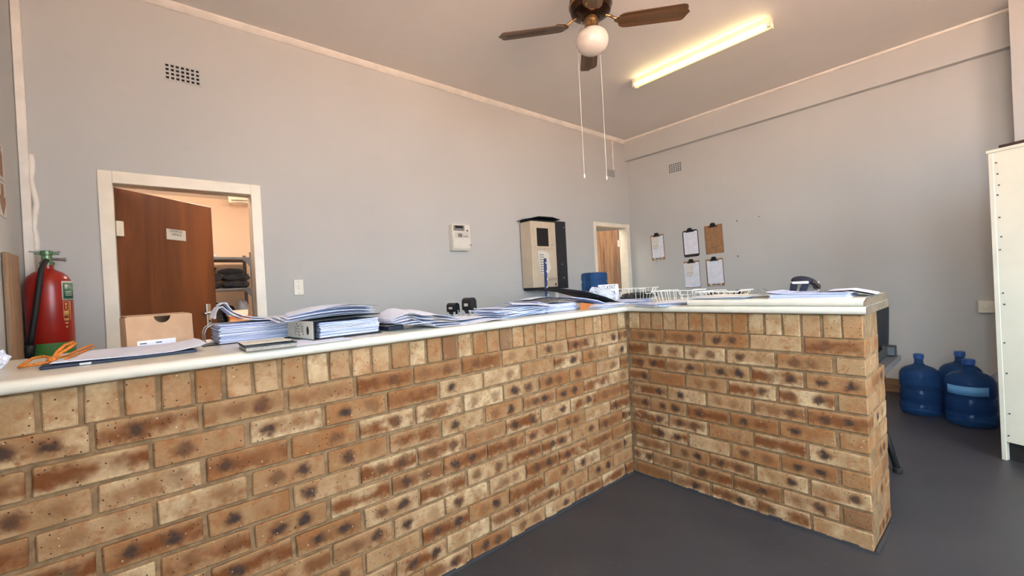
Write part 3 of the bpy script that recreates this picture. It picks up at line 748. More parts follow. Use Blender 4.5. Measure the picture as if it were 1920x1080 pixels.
# clipboards on the east wall ------------------------------------------------------
def clipboard(label, yc, ztop, w, h, board, paper=True, tilt=-.03, small=False, stack=False, rounded=False, strip=True, prn=False):
    t = thing('clipboard', label, 'clipboard', (XE, yc, ztop), (0, tilt, -PI / 2), 'clipboards hanging on the east wall')
    # local frame: +x to the right as seen from the room, -y out of the wall, z up; origin at the top edge
    t.rotation_euler = Matrix.Rotation(-PI / 2, 3, 'Z').to_euler()
    def P(name, bm, mat, par=t): xform(bm, ry(tilt)); return link_mesh(name, bm, mat, par)
    r = .028 if rounded else .010
    poly = []
    for cx, cz, a0 in ((w / 2 - r, -r, 0), (-w / 2 + r, -r, PI / 2), (-w / 2 + r, -h + r, PI), (w / 2 - r, -h + r, 1.5 * PI)):
        poly += [(cx + r * math.cos(a0 + PI / 2 * q / 4), cz + r * math.sin(a0 + PI / 2 * q / 4)) for q in range(5)]
    P('board', prism(B(), poly, -.006, -.001, 'y'), board)
    bm = B(); box(bm, -.058, .058, -.012, -.006, -.030, -.018, .002); prism(bm, [(-.034, -.022), (-.030, .012), (-.018, .026), (.018, .026), (.030, .012), (.034, -.022)], -.022, -.007, 'y')
    P('clip', bm, 'black')
    if paper:
        pw, ph = w * .90, h * .84
        if stack: P('paper_stack', box(B(), -pw / 2 - .012, pw / 2 + .006, -.0085, -.0062, -.035 - ph - .012, -.028), 'paper')
        P('form_sheet', box(B(), -pw / 2 + .004, pw / 2 + .004, -.0105, -.0088, -.022 - ph, -.020), 'paper_form')
        if small: P('slip', box(B(), -pw / 2 + .012, pw * .12, -.0118, -.0107, -.035 - ph * .52, -.030), 'paper_cream')
        if small:
            for zz in (-.035 - ph * .42, -.035 - ph * .54): P('ruled_line', box(B(), -pw / 2 + .02, pw * .05, -.0122, -.0119, zz, zz + .004), 'ink_grey')
    if strip:
        s = P('name_strip', box(B(), -w * .34, w * .34, -.0078, -.0062, -h + .008, -h + .034), 'sign_white')
        P('lettering', box(B(), -w * .22, w * .02, -.0083, -.0079, -h + .015, -h + .026), 'ink', s); P('lettering', box(B(), w * .06, w * .26, -.0083, -.0079, -h + .015, -h + .026), 'ink', s)
    if prn:
        P('printed_badge', box(B(), -.035, .035, -.0068, -.0061, -h + .062, -h + .096), 'sign_brown'); P('printed_line', box(B(), -.06, .06, -.0068, -.0061, -h + .030, -h + .036), 'sign_brown')
clipboard('brown clipboard with a form and small slip, leftmost on the wall', 1.665, 1.878, .205, .365, 'hardboard', small=True)
clipboard('dark brown round-cornered clipboard with a printed form', 1.172, 1.880, .215, .362, 'hardboard_dark', rounded=True, strip=False)
clipboard('bare brown clipboard without any paper', .862, 1.905, .232, .372, 'hardboard', paper=False, strip=False, prn=True)
clipboard('clipboard with a thick sheaf of papers below the dark brown one', 1.172, 1.462, .215, .362, 'hardboard', stack=True, small=True)
clipboard('clipboard with a single blue-white form below the bare brown one', .868, 1.468, .222, .355, 'hardboard')
clipboard('clipboard just showing its clip behind the wire tray on the counter', .90, 1.018, .222, .355, 'hardboard')
clipboard('clipboard just showing its top behind the papers on the counter', .590, 1.030, .250, .355, 'hardboard')
# screw holes in the plaster
we = bpy.data.objects['wall_east']
for y_, z_, s in ((.567, 1.915, .014), (.311, 1.928, .011), (.575, 1.474, .015), (1.686, 1.492, .010), (1.70, 1.46, .006), (1.924, 1.124, .012)):
    rr = random.Random(int(y_ * 1000)); poly = [(y_ + s * rr.uniform(.5, 1.1) * math.cos(a), z_ + s * rr.uniform(.5, 1.1) * math.sin(a)) for a in [2 * PI * q / 9 for q in range(9)]]
    bm = B(); prism(bm, poly, XE - .0012, XE + .002, 'x'); link_mesh('plaster_hole', bm, 'ink_grey', we)
t = thing('wall_socket', 'small white wall box showing past the white cupboard', 'socket', (XE, -1.485, .80), -PI / 2)
bm = B(); box(bm, -.05, .05, -.035, 0, 0, .105, .004); link_mesh('box', bm, 'socket', t)
bm = B(); box(bm, -.02, .02, -.040, -.034, .035, .07, .003); link_mesh('switch', bm, 'socket', t)

# ================================================================== OFFICE BEYOND THE BROWN DOOR: shelf with bags
sh = thing('shelving_unit', 'dark grey metal shelving with black bags beyond the open door', 'shelf', (-1.405, 4.08, 0))
SW, SD = -1.15, .45
for x in (0.0, SW):
    for y in (0.0, SD):
        bm = B(); box(bm, x - .036, x, y, y + .004, 0, 1.80); box(bm, x - .004 if x == 0 else x - .036, x if x == 0 else x - .032, y, y + .036, 0, 1.80); link_mesh('upright', bm, 'dark_grey', sh)
for z in (1.715, 1.365, .96, .50):
    bm = B(); box(bm, SW - .03, -.004, 0.002, SD, z, z + .028, .003); link_mesh('shelf_board', bm, 'dark_grey', sh)
for z in (1.715, 1.365, .96):
    for x, s in ((-.036, -1), (SW, 1)):
        bm = B(); prism(bm, [(x, z), (x + s * .075, z), (x + s * .05, z - .02), (x + s * .02, z - .05), (x, z - .085)], -.001, .003, 'y'); link_mesh('gusset', bm, 'dark_grey', sh)
def bag(label, loc, sx, sy, sz, rot, seed, mat='bag', group='black bags on the shelving'):
    bm = B(); bmesh.ops.create_icosphere(bm, subdivisions=4, radius=1.0)
    for q in bm.verts:
        p = q.co.copy()
        e = lambda a, k: math.copysign(abs(a) ** k, a)
        p = Vector((e(p.x, .62), e(p.y, .62), e(p.z, .8)))
        n1 = noise.noise(p * 1.7 + Vector((seed, 0, 0))); n2 = noise.noise(p * 5 + Vector((0, seed, 0)))
        p *= 1 + .12 * n1 + .07 * n2
        p = Vector((p.x * sx / 2, p.y * sy / 2, (max(p.z, -.9) + .9) / 1.9 * sz))
        q.co = p
    o = link_mesh('plastic_bag', bm, mat, loc=loc, rot=(0, 0, rot), smooth=True)
    return tag(o, label, 'bag', group)
z1 = 1.394
bag('black bag at the bottom right of the upper shelf pile', (-1.57, 4.26, z1), .27, .30, .085, .1, 3)
bag('long black bag at the bottom left of the upper shelf pile', (-1.84, 4.25, z1), .26, .30, .08, -.1, 8)
bag('glossy black bag in the middle layer, right side of the upper shelf', (-1.56, 4.26, z1 + .082), .27, .28, .09, .05, 12)
bag('glossy black bag in the middle layer of the upper shelf', (-1.835, 4.25, z1 + .082), .22, .30, .10, .3, 17)
bag('black bag beside the door edge on the upper shelf', (-2.075, 4.25, z1), .16, .30, .16, .3, 19)
bag('crumpled black bag on top of the upper shelf pile', (-1.60, 4.27, z1 + .168), .26, .26, .06, -.15, 23)
bag('thin black bag at the top left of the upper shelf pile', (-1.875, 4.26, z1 + .184), .24, .26, .07, .1, 29)
z2 = .989
bag('black bag on the lower shelf behind the papers', (-1.84, 4.24, z2), .26, .30, .13, .1, 31)
bag('dull black bag on the lower shelf, the highest there', (-1.82, 4.25, z2 + .133), .24, .28, .12, -.1, 37)
bag('black bag in the middle of the lower shelf', (-1.645, 4.42, z2), .15, .17, .21, .2, 41)
bag('pale grey plastic bag on the lower shelf by the upright', (-1.485, 4.42, z2), .10, .17, .26, .2, 43, 'film', 'bags on the lower shelf')
def carton(name, label, loc, w, d, h, mats, rot=0.0, cat='box'):
    t = thing(name, label, cat, loc, rot)
    bm = B(); box(bm, -w / 2, w / 2, -d / 2, d / 2, 0, h * .6, .002); link_mesh('tray', bm, mats[0], t)
    bm = B(); box(bm, -w / 2 - .003, w / 2 + .003, -d / 2 - .003, d / 2 + .003, h * .6, h, .002); link_mesh('lid', bm, mats[1], t)
    return t
carton('carton', 'tan carton at the bottom of the lower shelf', (-1.55, 4.20, z2), .22, .22, .085, ('carton_tan', 'manila'))
carton('carton', 'white carton standing on the tan carton on the lower shelf', (-1.575, 4.21, z2 + .0855), .19, .2, .065, ('carton_white', 'carton_white'))
t = thing('paper_roll', 'white rolled paper on the top board of the shelving', 'paper roll', (-1.86, 4.11, 1.7435), -.1)
bm = B(); cyl(bm, (-.16, 0, .014), (.10, 0, .014), .014, 12); link_mesh('roll', bm, 'paper', t, smooth=True)
bm = B(); cyl(bm, (.101, 0, .014), (.102, 0, .014), .006, 10); link_mesh('hollow', bm, 'ink_grey', t)

# ================================================================== BEHIND THE COUNTER AND TO THE RIGHT
# water bottles
def bottle(label, loc, r, h, mat='bottle_blue', group='large blue water bottles standing on the floor', fitlabel=False, flip=False):
    t = thing('water_bottle', label, 'water bottle', loc, random.uniform(0, 3), group)
    k_ = h / .50
    prof = [(r * .80, 0), (r * .95, .008), (r, .03), (r, .085), (r * .955, .095), (r * .955, .110), (r, .120), (r, .200), (r * .955, .210), (r * .955, .225), (r, .235), (r, .318), (r * .985, .340), (r * .90, .365), (r * .72, .388), (r * .48, .402), (r * .30, .412), (r * .225, .425), (r * .215, .470), (r * .235, .474), (r * .235, .488)]
    prof = [(a, b * k_) for a, b in prof]
    if flip: prof = [(a, h - b) for a, b in prof][::-1]
    bm = B(); lathe(bm, prof, 40); smooth_angle(link_mesh('body', bm, mat, t), 50)
    if not flip:
        bm = B(); lathe(bm, [(r * .255, .462 * k_), (r * .262, .470 * k_), (r * .262, .498 * k_), (r * .20, .503 * k_), (0, .504 * k_)], 24); link_mesh('cap', bm, 'blue_cap' if mat == 'bottle_blue' else 'trim', t, smooth=False)
    if fitlabel:
        bm = B(); n = 14; a0 = math.atan2(-1.648 - loc[1], -2.376 - loc[0]) - t.rotation_euler.z
        rr = [[bm.verts.new((q * math.cos(a0 - 1.0 + 1.75 * i / n), q * math.sin(a0 - 1.0 + 1.75 * i / n), z)) for i in range(n + 1)] for q in (r + .0006, r + .0014) for z in (.245 * k_, .312 * k_)]
        for i in range(n):
            for a, b in ((rr[0], rr[1]), (rr[3], rr[2]), (rr[1], rr[3]), (rr[2], rr[0])): bm.faces.new((a[i], a[i + 1], b[i + 1], b[i]))
        link_mesh('label_band', bm, 'label_blue', t, smooth=True)
    return t
MAT['blue_cap'] = plain('blue_cap', rgb(44, 84, 150), 0.4)
MAT['label_blue'] = plain('light_blue_label', rgb(96, 150, 196), 0.5)
bottle('blue water bottle nearest to the brick counter', (2.56, -1.105, 0), .130, .50)
bottle('blue water bottle with a light blue label in front of the others', (2.45, -1.400, 0), .142, .50, fitlabel=True)
bottle('blue water bottle standing behind the labelled one', (2.745, -1.335, 0), .132, .515)
bottle('clear water bottle half hidden by the white cupboard', (2.76, -1.615, 0), .125, .45, 'bottle_clear', 'clear bottle by the cupboard')
t = thing('water_dispenser', 'white water dispenser standing behind the counter', 'water dispenser', (1.12, 1.14, 0))
bm = B(); box(bm, -.15, .15, -.16, .16, 0, .89, .012, 2); link_mesh('cabinet', bm, 'white_paint', t)
bm = B(); lathe(bm, [(.06, .889), (.12, .895), (.135, .925), (.125, .93), (.05, .905)], 28); link_mesh('collar', bm, 'trim', t, smooth=True)
for x in (-.05, .05):
    bm = B(); tube(bm, [(x, -.16, .72), (x, -.20, .72), (x, -.205, .69)], .011, 10); link_mesh('tap', bm, 'trim', t, smooth=True)
bottle('blue water bottle upended on the dispenser behind the counter', (1.12, 1.14, .895), .132, .452, group='upended bottle', flip=True)

# white cupboard, its nailed back towards us
cb = thing('cupboard', 'tall white painted cupboard at the right edge, its nailed back turned outwards', 'cupboard', (1.682, -1.564, 0), math.radians(-112))
bm = B(); box(bm, 0, .024, 0, .46, 0, 1.925, .002); link_mesh('side_panel', bm, 'white_paint', cb)
bm = B(); box(bm, .886, .910, 0, .46, 0, 1.925, .002); link_mesh('side_panel', bm, 'white_paint', cb)
bm = B(); box(bm, .024, .886, .003, .010, .118, 1.925, .001); bp = link_mesh('back_panel', bm, 'white_paint', cb)
bm = B(); box(bm, -.008, .918, -.006, .47, 1.925, 1.945, .003); link_mesh('top_board', bm, 'white_paint', cb)
bm = B(); box(bm, .024, .886, .010, .45, .118, .136); link_mesh('bottom_board', bm, 'white_paint', cb)
bm = B(); box(bm, .024, .886, .43, .445, 0, .118); link_mesh('kick_board', bm, 'dark', cb)
bm = B(); box(bm, .024, .886, .03, .045, 0, .117); link_mesh('gap_shade_board', bm, 'dark', cb)  # dark board put in for the shade under the open cupboard bottom
for x in (.028, .457):
    bm = B(); box(bm, x, x + .425, .452, .470, .138, 1.92, .003); dd = link_mesh('door', bm, 'white_paint', cb)
    bm = B(); cyl(bm, (x + (.39 if x < .1 else .035), .470, 1.02), (x + (.39 if x < .1 else .035), .492, 1.02), .012, 12); link_mesh('knob', bm, 'steel', dd)
for i, z in enumerate((1.86, 1.79, 1.72, 1.66, 1.52, 1.40, 1.32, 1.05, .98, .74, .55, .30, .16)):
    bm = B(); cyl(bm, (.036 + .008 * ((i * 7) % 3) / 2, -.0012, z), (.036 + .008 * ((i * 7) % 3) / 2, .004, z), .0045, 8); link_mesh('nail', bm, 'ink', bp)
o = link_mesh('timber_strip', box(B(), 0, .42, 0, .05, 0, .018, .002), 'plank_dark' if 'plank_dark' in MAT else 'hardboard_dark', loc=(1.682 - .375 * .05 + .927 * .0, -1.564 - .927 * .05, 1.9455), rot=(0, 0, math.radians(-112)))
tag(o, 'thin dark brown timber strip lying on top of the white cupboard', 'timber')

# desk, chair and desk clutter behind the return
ds = thing('desk', 'dark grey desk tucked behind the brick return', 'desk', (0, 0, 0))
bm = B(); box(bm, .42, 1.02, -1.200, -.12, .690, .722, .003); link_mesh('desk_top', bm, 'dark_grey', ds)
for x, y in ((.50, -1.0), (.95, -1.0), (.50, -.17), (.95, -.17)):
    bm = B(); box(bm, x - .02, x + .02, y - .02, y + .02, 0, .690, .003); link_mesh('leg', bm, 'black', ds)
t = thing('desk_tray', 'black plastic tray on the desk behind the brick return', 'tray', (.80, -1.02, .7225))
bm = B(); box(bm, -.17, .19, -.13, .12, 0, .008, .002); box(bm, -.17, .19, -.13, -.124, .008, .055); box(bm, -.17, .19, .114, .12, .008, .055); box(bm, .184, .19, -.124, .114, .008, .055); link_mesh('tray_body', bm, 'black', t)
o = link_mesh('paper_pile', xform(sheet(B(), .30, .20, lambda u, v_: .012 * math.sin(u * 5) ** 2, 10, 6, .045), Matrix.Identity(4)), 'paper_cream', loc=(.79, -1.015, .7315), rot=(0, 0, .06)); tag(o, 'cream paper pile in the black desk tray', 'papers')
t = thing('box_file', 'black box file standing on the desk behind the tray', 'box file', (.968, -1.135, .7225))
bm = B(); box(bm, -.028, .028, -.05, .012, 0, .062, .004); link_mesh('case', bm, 'black', t)
bm = B(); box(bm, -.030, -.028, -.045, .008, .008, .056, .001); link_mesh('spine_label', bm, 'dark_grey', t)
ch = thing('office_chair', 'black chair half hidden behind the brick return', 'chair', (1.34, -.80, 0))
bm = B(); box(bm, -.24, .24, -.24, .24, .43, .50, .02, 2); link_mesh('seat', bm, 'chair_black', ch)
bm = B(); prism(bm, [(-.26, .62), (-.245, .58), (.245, .58), (.26, .62), (.275, .98), (.25, 1.04), (-.25, 1.04), (-.275, .98)], .20, .245, 'x'); bmesh.ops.bevel(bm, geom=list(bm.edges), offset=.01, segments=2, affect='EDGES'); link_mesh('backrest', bm, 'chair_black', ch)
for sx, sy in ((-1, -1), (-1, 1), (1, -1), (1, 1)):
    bm = B(); fx, fy = (.29, .355) if sx < 0 else (.22, .215); tube(bm, [(sx * .18, sy * .20, .44), (sx * (.18 + fx) / 2, sy * (.22 + fy) / 2, .25), (sx * fx, sy * fy, .012)], .017, 10); lg = link_mesh('leg', bm, 'chair_black', ch, smooth=True)
    bm = B(); lathe(bm, [(.022, 0), (.024, .004), (.024, .024), (.018, .03)], 12, (sx * fx, sy * fy)); link_mesh('foot', bm, 'rubber', lg)
for sy in (-1, 1):
    bm = B(); tube(bm, [(.20, sy * .20, .44), (.235, sy * .20, .52), (.235, sy * .20, .70)], .014, 8); link_mesh('back_bar', bm, 'chair_black', ch, smooth=True)
# broom standing behind the counter
t = thing('broom', 'navy blue broom handle with white flecks rising behind the counter', 'broom', (-.045, .672, 0))
bm = B(); tube(bm, [(0, .03, .10), (0, .014, .8), (0, .0, 1.440)], .0115, 12); lathe(bm, [(.0115, 1.438), (.010, 1.446), (.005, 1.452), (0, 1.4535)], 12); hd = link_mesh('handle', bm, 'blue_rod', t, smooth=True)
for q, z in enumerate((1.41, 1.345, 1.285, 1.225, 1.165)):
    bm = B(); box(bm, -.008 + .004 * (q % 3), .000 + .004 * (q % 3), -.0125 + .0014, -.010, z, z + .012, .001); link_mesh('fleck', bm, 'white_cloth', hd)
bm = B(); box(bm, -.17, .17, .005, .055, .075, .11, .006); link_mesh('head', bm, 'blue_rod', t)
bm = B(); prism(bm, [(-.165, .076), (.165, .076), (.185, 0), (-.185, 0)], .008, .052, 'y'); link_mesh('bristles', bm, 'black_matt', t)

# ================================================================== THINGS ON THE COUNTER
def stack_bm(w, d, h, n, jit=.004, seed=1, flare=0.0, wav=0.0):
    """a block of sheets as n thin leaves, each a little out of line, one end optionally fanned up"""
    rr = random.Random(seed); bm = B(); th = h / n; rr0 = [rr.uniform(0, .0012) for _ in range(n)]
    for i in range(n):
        dx, dy, a = rr.uniform(-jit, jit), rr.uniform(-jit, jit), rr.uniform(-.5, .5) * jit * 3
        ww, dd = w + rr.uniform(-jit, 0), d + rr.uniform(-jit, 0)
        s = sheet(B(), ww, dd, lambda u, v_, i=i: i * th + rr0[i] + flare * (i + 1) / n * max(0, -u - .05) ** 2 * 4 + wav * math.sin(u * 6 + i) * i / n, 6, 2, th * rr.uniform(.62, .84))
        xform(s, tr(dx, dy, 0) @ rz(a)); me = bpy.data.meshes.new('tmp'); s.to_mesh(me); s.free(); bm.from_mesh(me); bpy.data.meshes.remove(me)
    return bm
def paper(label, cx, cy, z, w, d, rot, zf=lambda u, v_: 0.0, mat='paper_print', name='paper_sheet', cat='paper', group='loose papers on the counter', th=.0008, nx=12, ny=8):
    o = link_mesh(name, sheet(B(), w, d, zf, nx, ny, th), mat, loc=(cx, cy, z), rot=(0, 0, rot), smooth=False)
    return tag(o, label, cat, group)
def ribbon(bm, pts, y0, y1, th=.0008, n=6, wob=0.0):
    """sheet bent along a profile (x,z), spanning y0..y1"""
    cols = []
    for x, z in pts:
        cols.append([(x + wob * math.sin(j * 1.3 + z * 30), y0 + (y1 - y0) * j / n, z + wob * .6 * math.sin(j * 2 + x * 40)) for j in range(n + 1)])
    top = [[bm.verts.new((a, b, c + th)) for a, b, c in col] for col in cols]; bot = [[bm.verts.new(p) for p in col] for col in cols]
    m = len(cols)
    for i in range(m - 1):
        for j in range(n):
            bm.faces.new((top[i][j], top[i + 1][j], top[i + 1][j + 1], top[i][j + 1])); bm.faces.new((bot[i][j], bot[i][j + 1], bot[i + 1][j + 1], bot[i + 1][j]))
        for j in (0, n): bm.faces.new((top[i][j], bot[i][j], bot[i + 1][j], top[i + 1][j]))
    for i in (0, m - 1):
        for j in range(n): bm.faces.new((top[i][j], top[i][j + 1], bot[i][j + 1], bot[i][j]))
    return bm
def rings(parent, x, y, z, w=.08, h=.055, rot=0.0):
    """lever-arch mechanism: steel base and two arches"""
    bm = B(); box(bm, -.018, .030, -.08, .08, 0, .004, .001); xform(bm, tr(x, y, z) @ rz(rot)); mb = link_mesh('ring_base', bm, 'steel', parent)
    for s in (-.04, .04):
        bm = B(); tube(bm, [(0, s, .002), (0, s, h * .6), (.006, s, h * .85), (.02, s, h), (.036, s, h)], .0024, 8); tube(bm, [(.044, s, .0), (.044, s, h * .5)], .002, 6)
        xform(bm, tr(x, y, z) @ rz(rot)); link_mesh('ring', bm, 'steel', mb, smooth=True)
    return mb

# crumpled paper at the left edge
bm = B(); bmesh.ops.create_icosphere(bm, subdivisions=3, radius=.032)
for q in bm.verts: q.co *= 1 + .5 * noise.noise(q.co * 60); q.co.z = max(q.co.z, -.024)
o = link_mesh('crumpled_paper', bm, 'paper', loc=(-2.725, .32, TT + .0245)); tag(o, 'crumpled white paper ball at the left end of the counter', 'paper')

# dark folder with papers, tied by the orange cord
t = thing('document_folder', 'thin dark blue folder topped with papers at the left of the counter', 'folder', (-2.43, .30, TT), .06)
bm = B(); box(bm, -.19, .17, -.150, .20, .0005, .010, .002); link_mesh('cover', bm, 'navy', t)
bm = B(); box(bm, -.11, -.085, -.1512, -.1495, .002, .008); link_mesh('rivet', bm, 'steel', t)
f_ = lambda u, v_: .012 + .030 * max(0, u - .22) ** 1.4 * 2.2 + .003 * math.sin(v_ * 5 + u * 4)
for i in range(3):
    bm = sheet(B(), .36, .34, lambda u, v_, i=i: f_(u, v_) + i * .0012 + i * .004 * max(0, u - .2), 14, 8, .0008); xform(bm, tr(.01 + i * .006, .022 - i * .004, 0) @ rz(-.02 * i)); link_mesh('sheet', bm, 'paper', t)

t = thing('orange_cord', 'knotted orange cord lying on the left end of the counter', 'cord', (-2.605, .22, TT + .004))
t.scale = (.82, .82, .82)
bm = B(); tube(bm, [(.02, 0.03, .012), (-.01, .005, .010), (-.045, -.015, .009), (-.068, .005, .006), (-.070, .05, .007), (-.045, .085, .026), (-.015, .07, .030), (.008, .04, .022), (.014, .02, .012)], .0052, 8); link_mesh('loop', bm, 'orange_cord', t, smooth=True)
bm = B(); tube(bm, [(.01, .02, .012), (.018, .04, .034), (.022, .05, .044), (.040, .08, .064), (.062, .10, .072), (.066, .09, .066), (.050, .06, .052), (.024, .04, .032), (.012, .03, .012)], .006, 8); link_mesh('loop', bm, 'orange_cord', t, smooth=True)
bm = B(); tube(bm, [(.012, .02, .020), (.04, .10, .022), (.06, .22, .028), (.085, .32, .038), (.098, .36, .034), (.090, .33, .024), (.072, .26, .020), (.060, .16, .018), (.050, .06, .018), (.046, .02, .016)], .0048, 8); link_mesh('loop', bm, 'orange_cord', t, smooth=True)
bm = B(); bmesh.ops.create_icosphere(bm, subdivisions=3, radius=.0145)
for q in bm.verts: q.co *= 1 + .25 * noise.noise(q.co * 120)
xform(bm, tr(.012, .022, .0165)); link_mesh('knot', bm, 'orange_cord', t, smooth=True)

# cardboard archive box
t = thing('cardboard_box', 'small brown cardboard box with a thumb notch and white label', 'box', (-2.342, .565, TT), .20)
t.scale = (.92, .92, .97)
W2, D2_, H2 = .112, .055, .128
bm = B(); n = 9
notch = [(.028 * math.cos(a) + .004, H2 - .002 - .026 * math.sin(a)) for a in [PI * q / n for q in range(n + 1)]]
prism(bm, [(-W2, .0005), (W2, .0005), (W2 - .004, H2), (notch[0][0], H2)] + notch[1:-1] + [(notch[-1][0], H2), (-W2 - .004, H2)], -D2_, -D2_ + .003, 'y'); link_mesh('front_panel', bm, 'card', t)
bm = B(); box(bm, -W2 - .002, -W2 + .001, -D2_ + .003, D2_, .0005, H2 - .001); link_mesh('side_panel', bm, 'card', t)
bm = B(); box(bm, W2 - .005, W2 - .002, -D2_ + .003, D2_, .0005, H2 - .001); link_mesh('side_panel', bm, 'card', t)
bm = B(); box(bm, -W2, W2 - .005, D2_ - .003, D2_, .0005, H2 - .001); link_mesh('back_panel', bm, 'card', t)
bm = B(); box(bm, -W2 + .002, W2 - .006, -D2_ + .004, D2_ - .004, .001, .004); link_mesh('bottom_panel', bm, 'card_dark', t)
bm = B(); prism(bm, [(-D2_ + .004, H2 - .001), (D2_ - .003, H2 + .004), (D2_ - .003, H2 + .007), (-D2_ + .004, H2 + .002)], -W2 + .003, W2 - .007, 'x'); link_mesh('lid_flap', bm, 'card', t)
bm = B(); box(bm, -.082, .046, -D2_ - .0012, -D2_, .006, .034); lb = link_mesh('label', bm, 'paper', t)
for x0, x1 in ((-.074, -.052), (-.022, -.002)):
    bm = B(); box(bm, x0, x1, -D2_ - .0016, -D2_ - .0010, .021, .025); link_mesh('lettering', bm, 'ink', lb)

# lever arch file lying open, thick paper block, curled top sheet
t = thing('lever_arch_file', 'open lever arch file with a thick paper block and curled top sheet', 'file', (-2.05, .46, TT))
bm = B(); box(bm, -.17, .15, -.13, .14, .0005, .0035, .001); link_mesh('board', bm, 'black_matt', t)
rings(t, -.150, .05, .0036, h=.068)
bm = stack_bm(.255, .25, .072, 13, .004, 5); xform(bm, tr(.010, -.005, .004)); link_mesh('paper_block', bm, 'paper_edge', t)
bm = B(); ribbon(bm, [(.130, .082), (.08, .080), (.02, .083), (-.03, .094), (-.065, .112), (-.088, .136), (-.096, .146), (-.108, .142), (-.120, .122), (-.124, .100)], -.12, .11, .001, 8, .003); link_mesh('curled_sheet', bm, 'paper', t, smooth=True)
bm = B(); ribbon(bm, [(.135, .0845), (.09, .084), (.02, .090), (-.02, .104), (-.05, .122), (-.066, .144), (-.072, .158), (-.084, .160), (-.098, .150)], -.02, .12, .001, 8, .004); link_mesh('curled_sheet', bm, 'paper', t, smooth=True)
paper('thin papers spread flat beside the open file with the curled sheet', -2.285, .545, TT + .0012, .16, .12, .15, lambda u, v_: .004 + .003 * math.sin(u * 7), 'paper_print')

# small grey book and the sheet under it
t = thing('notebook', 'small grey hard-backed notebook at the front edge of the counter', 'book', (-2.062, .035, TT), -.03)
bm = B(); box(bm, -.075, .075, -.085, .085, .0005, .003, .001); link_mesh('back_cover', bm, 'grey_board', t)
bm = B(); box(bm, -.073, .073, -.083, .083, .003, .014); link_mesh('page_block', bm, 'tan_strip', t)
bm = B(); prism(bm, [(-.076, .014), (.076, .014), (.076, .017), (-.076, .022)], -.086, .086, 'y'); link_mesh('front_cover', bm, 'black_matt', t)
bm = B(); box(bm, -.077, .062, -.07, .08, .0222, .0232); link_mesh('paper_slip', bm, 'paper_cream', t)
paper('single blue-white sheet overhanging the counter edge in front of the files', -1.93, .055, TT + .001, .27, .20, .03, lambda u, v_: .0005 - .010 * max(0, -v_ - .42) * 8 * .1, 'paper')

# lever arch file lying flat, white spine towards us
t = thing('lever_arch_file', 'closed lever arch file lying flat with white labelled spine and finger hole', 'file', (-1.78, .235, TT), .09)
bm = B(); box(bm, -.135, .140, -.165, .165, .0025, .0060, .001); link_mesh('back_board', bm, 'black_matt', t)
bm = B(); prism(bm, [(-.135, .072), (.135, .080), (.135, .083), (-.135, .075)], -.165, .165, 'y'); link_mesh('front_board', bm, 'black_matt', t)
bm = B(); box(bm, -.139, -.135, -.165, .165, .0025, .076, .001); sp = link_mesh('spine', bm, 'black_matt', t)
bm = B(); box(bm, -.1400, -.1390, -.163, .150, .006, .074); sl = link_mesh('spine_label', bm, 'paper_cream', sp)
bm = B(); lathe(bm, [(0, 0), (.013, 0), (.013, .0015), (0, .0015)], 20, closed=False); xform(bm, tr(-.1412, -.112, .038) @ ry(PI / 2) @ Matrix.Diagonal((1.25, .8, 1, 1))); link_mesh('finger_hole', bm, 'dark', sp)
for yy_, z0, z1 in ((-.062, .020, .060), (-.045, .030, .066), (-.02, .014, .062), (.0, .03, .068), (.02, .020, .055)):
    bm = B(); 
    for q in range(4): box(bm, -.1406, -.1399, yy_ - .004, yy_ + .003 + .002 * (q % 2), z0 + (z1 - z0) * q / 4, z0 + (z1 - z0) * (q + .6) / 4)
    link_mesh('handwriting', bm, 'ink_grey', sl)
bm = stack_bm(.245, .29, .058, 12, .004, 11, 0, .001); xform(bm, tr(.012, -.008, .0075)); link_mesh('paper_block', bm, 'paper_edge', t)
# sheaf thrown open across the two files
o = thing('paper_sheaf', 'white printed sheaf with grey backing board spread over the two lever arch files', 'papers', (-1.80, .26, TT + .084))
for i in range(6):
    bm = sheet(B(), .36 - .012 * i, .27, lambda u, v_, i=i: .003 + .0032 * i + .030 * max(0, math.cos((u - .12) * 2.4)) * (.45 + .55 * i / 6) - .010 + .006 * math.sin(v_ * 4 + i), 14, 8, .0008)
    xform(bm, tr(.006 * i - .02, -.012 * (i % 3), .002) @ rz(.05 - .035 * i)); link_mesh('sheet', bm, 'paper' if i % 2 else 'paper_print', o)
bm = sheet(B(), .30, .25, lambda u, v_: .010 + .026 * math.cos((u - .1) * 2.2), 12, 6, .002); xform(bm, tr(.075, .055, 0) @ rz(-.12)); link_mesh('backing_board', bm, 'grey_board', o)

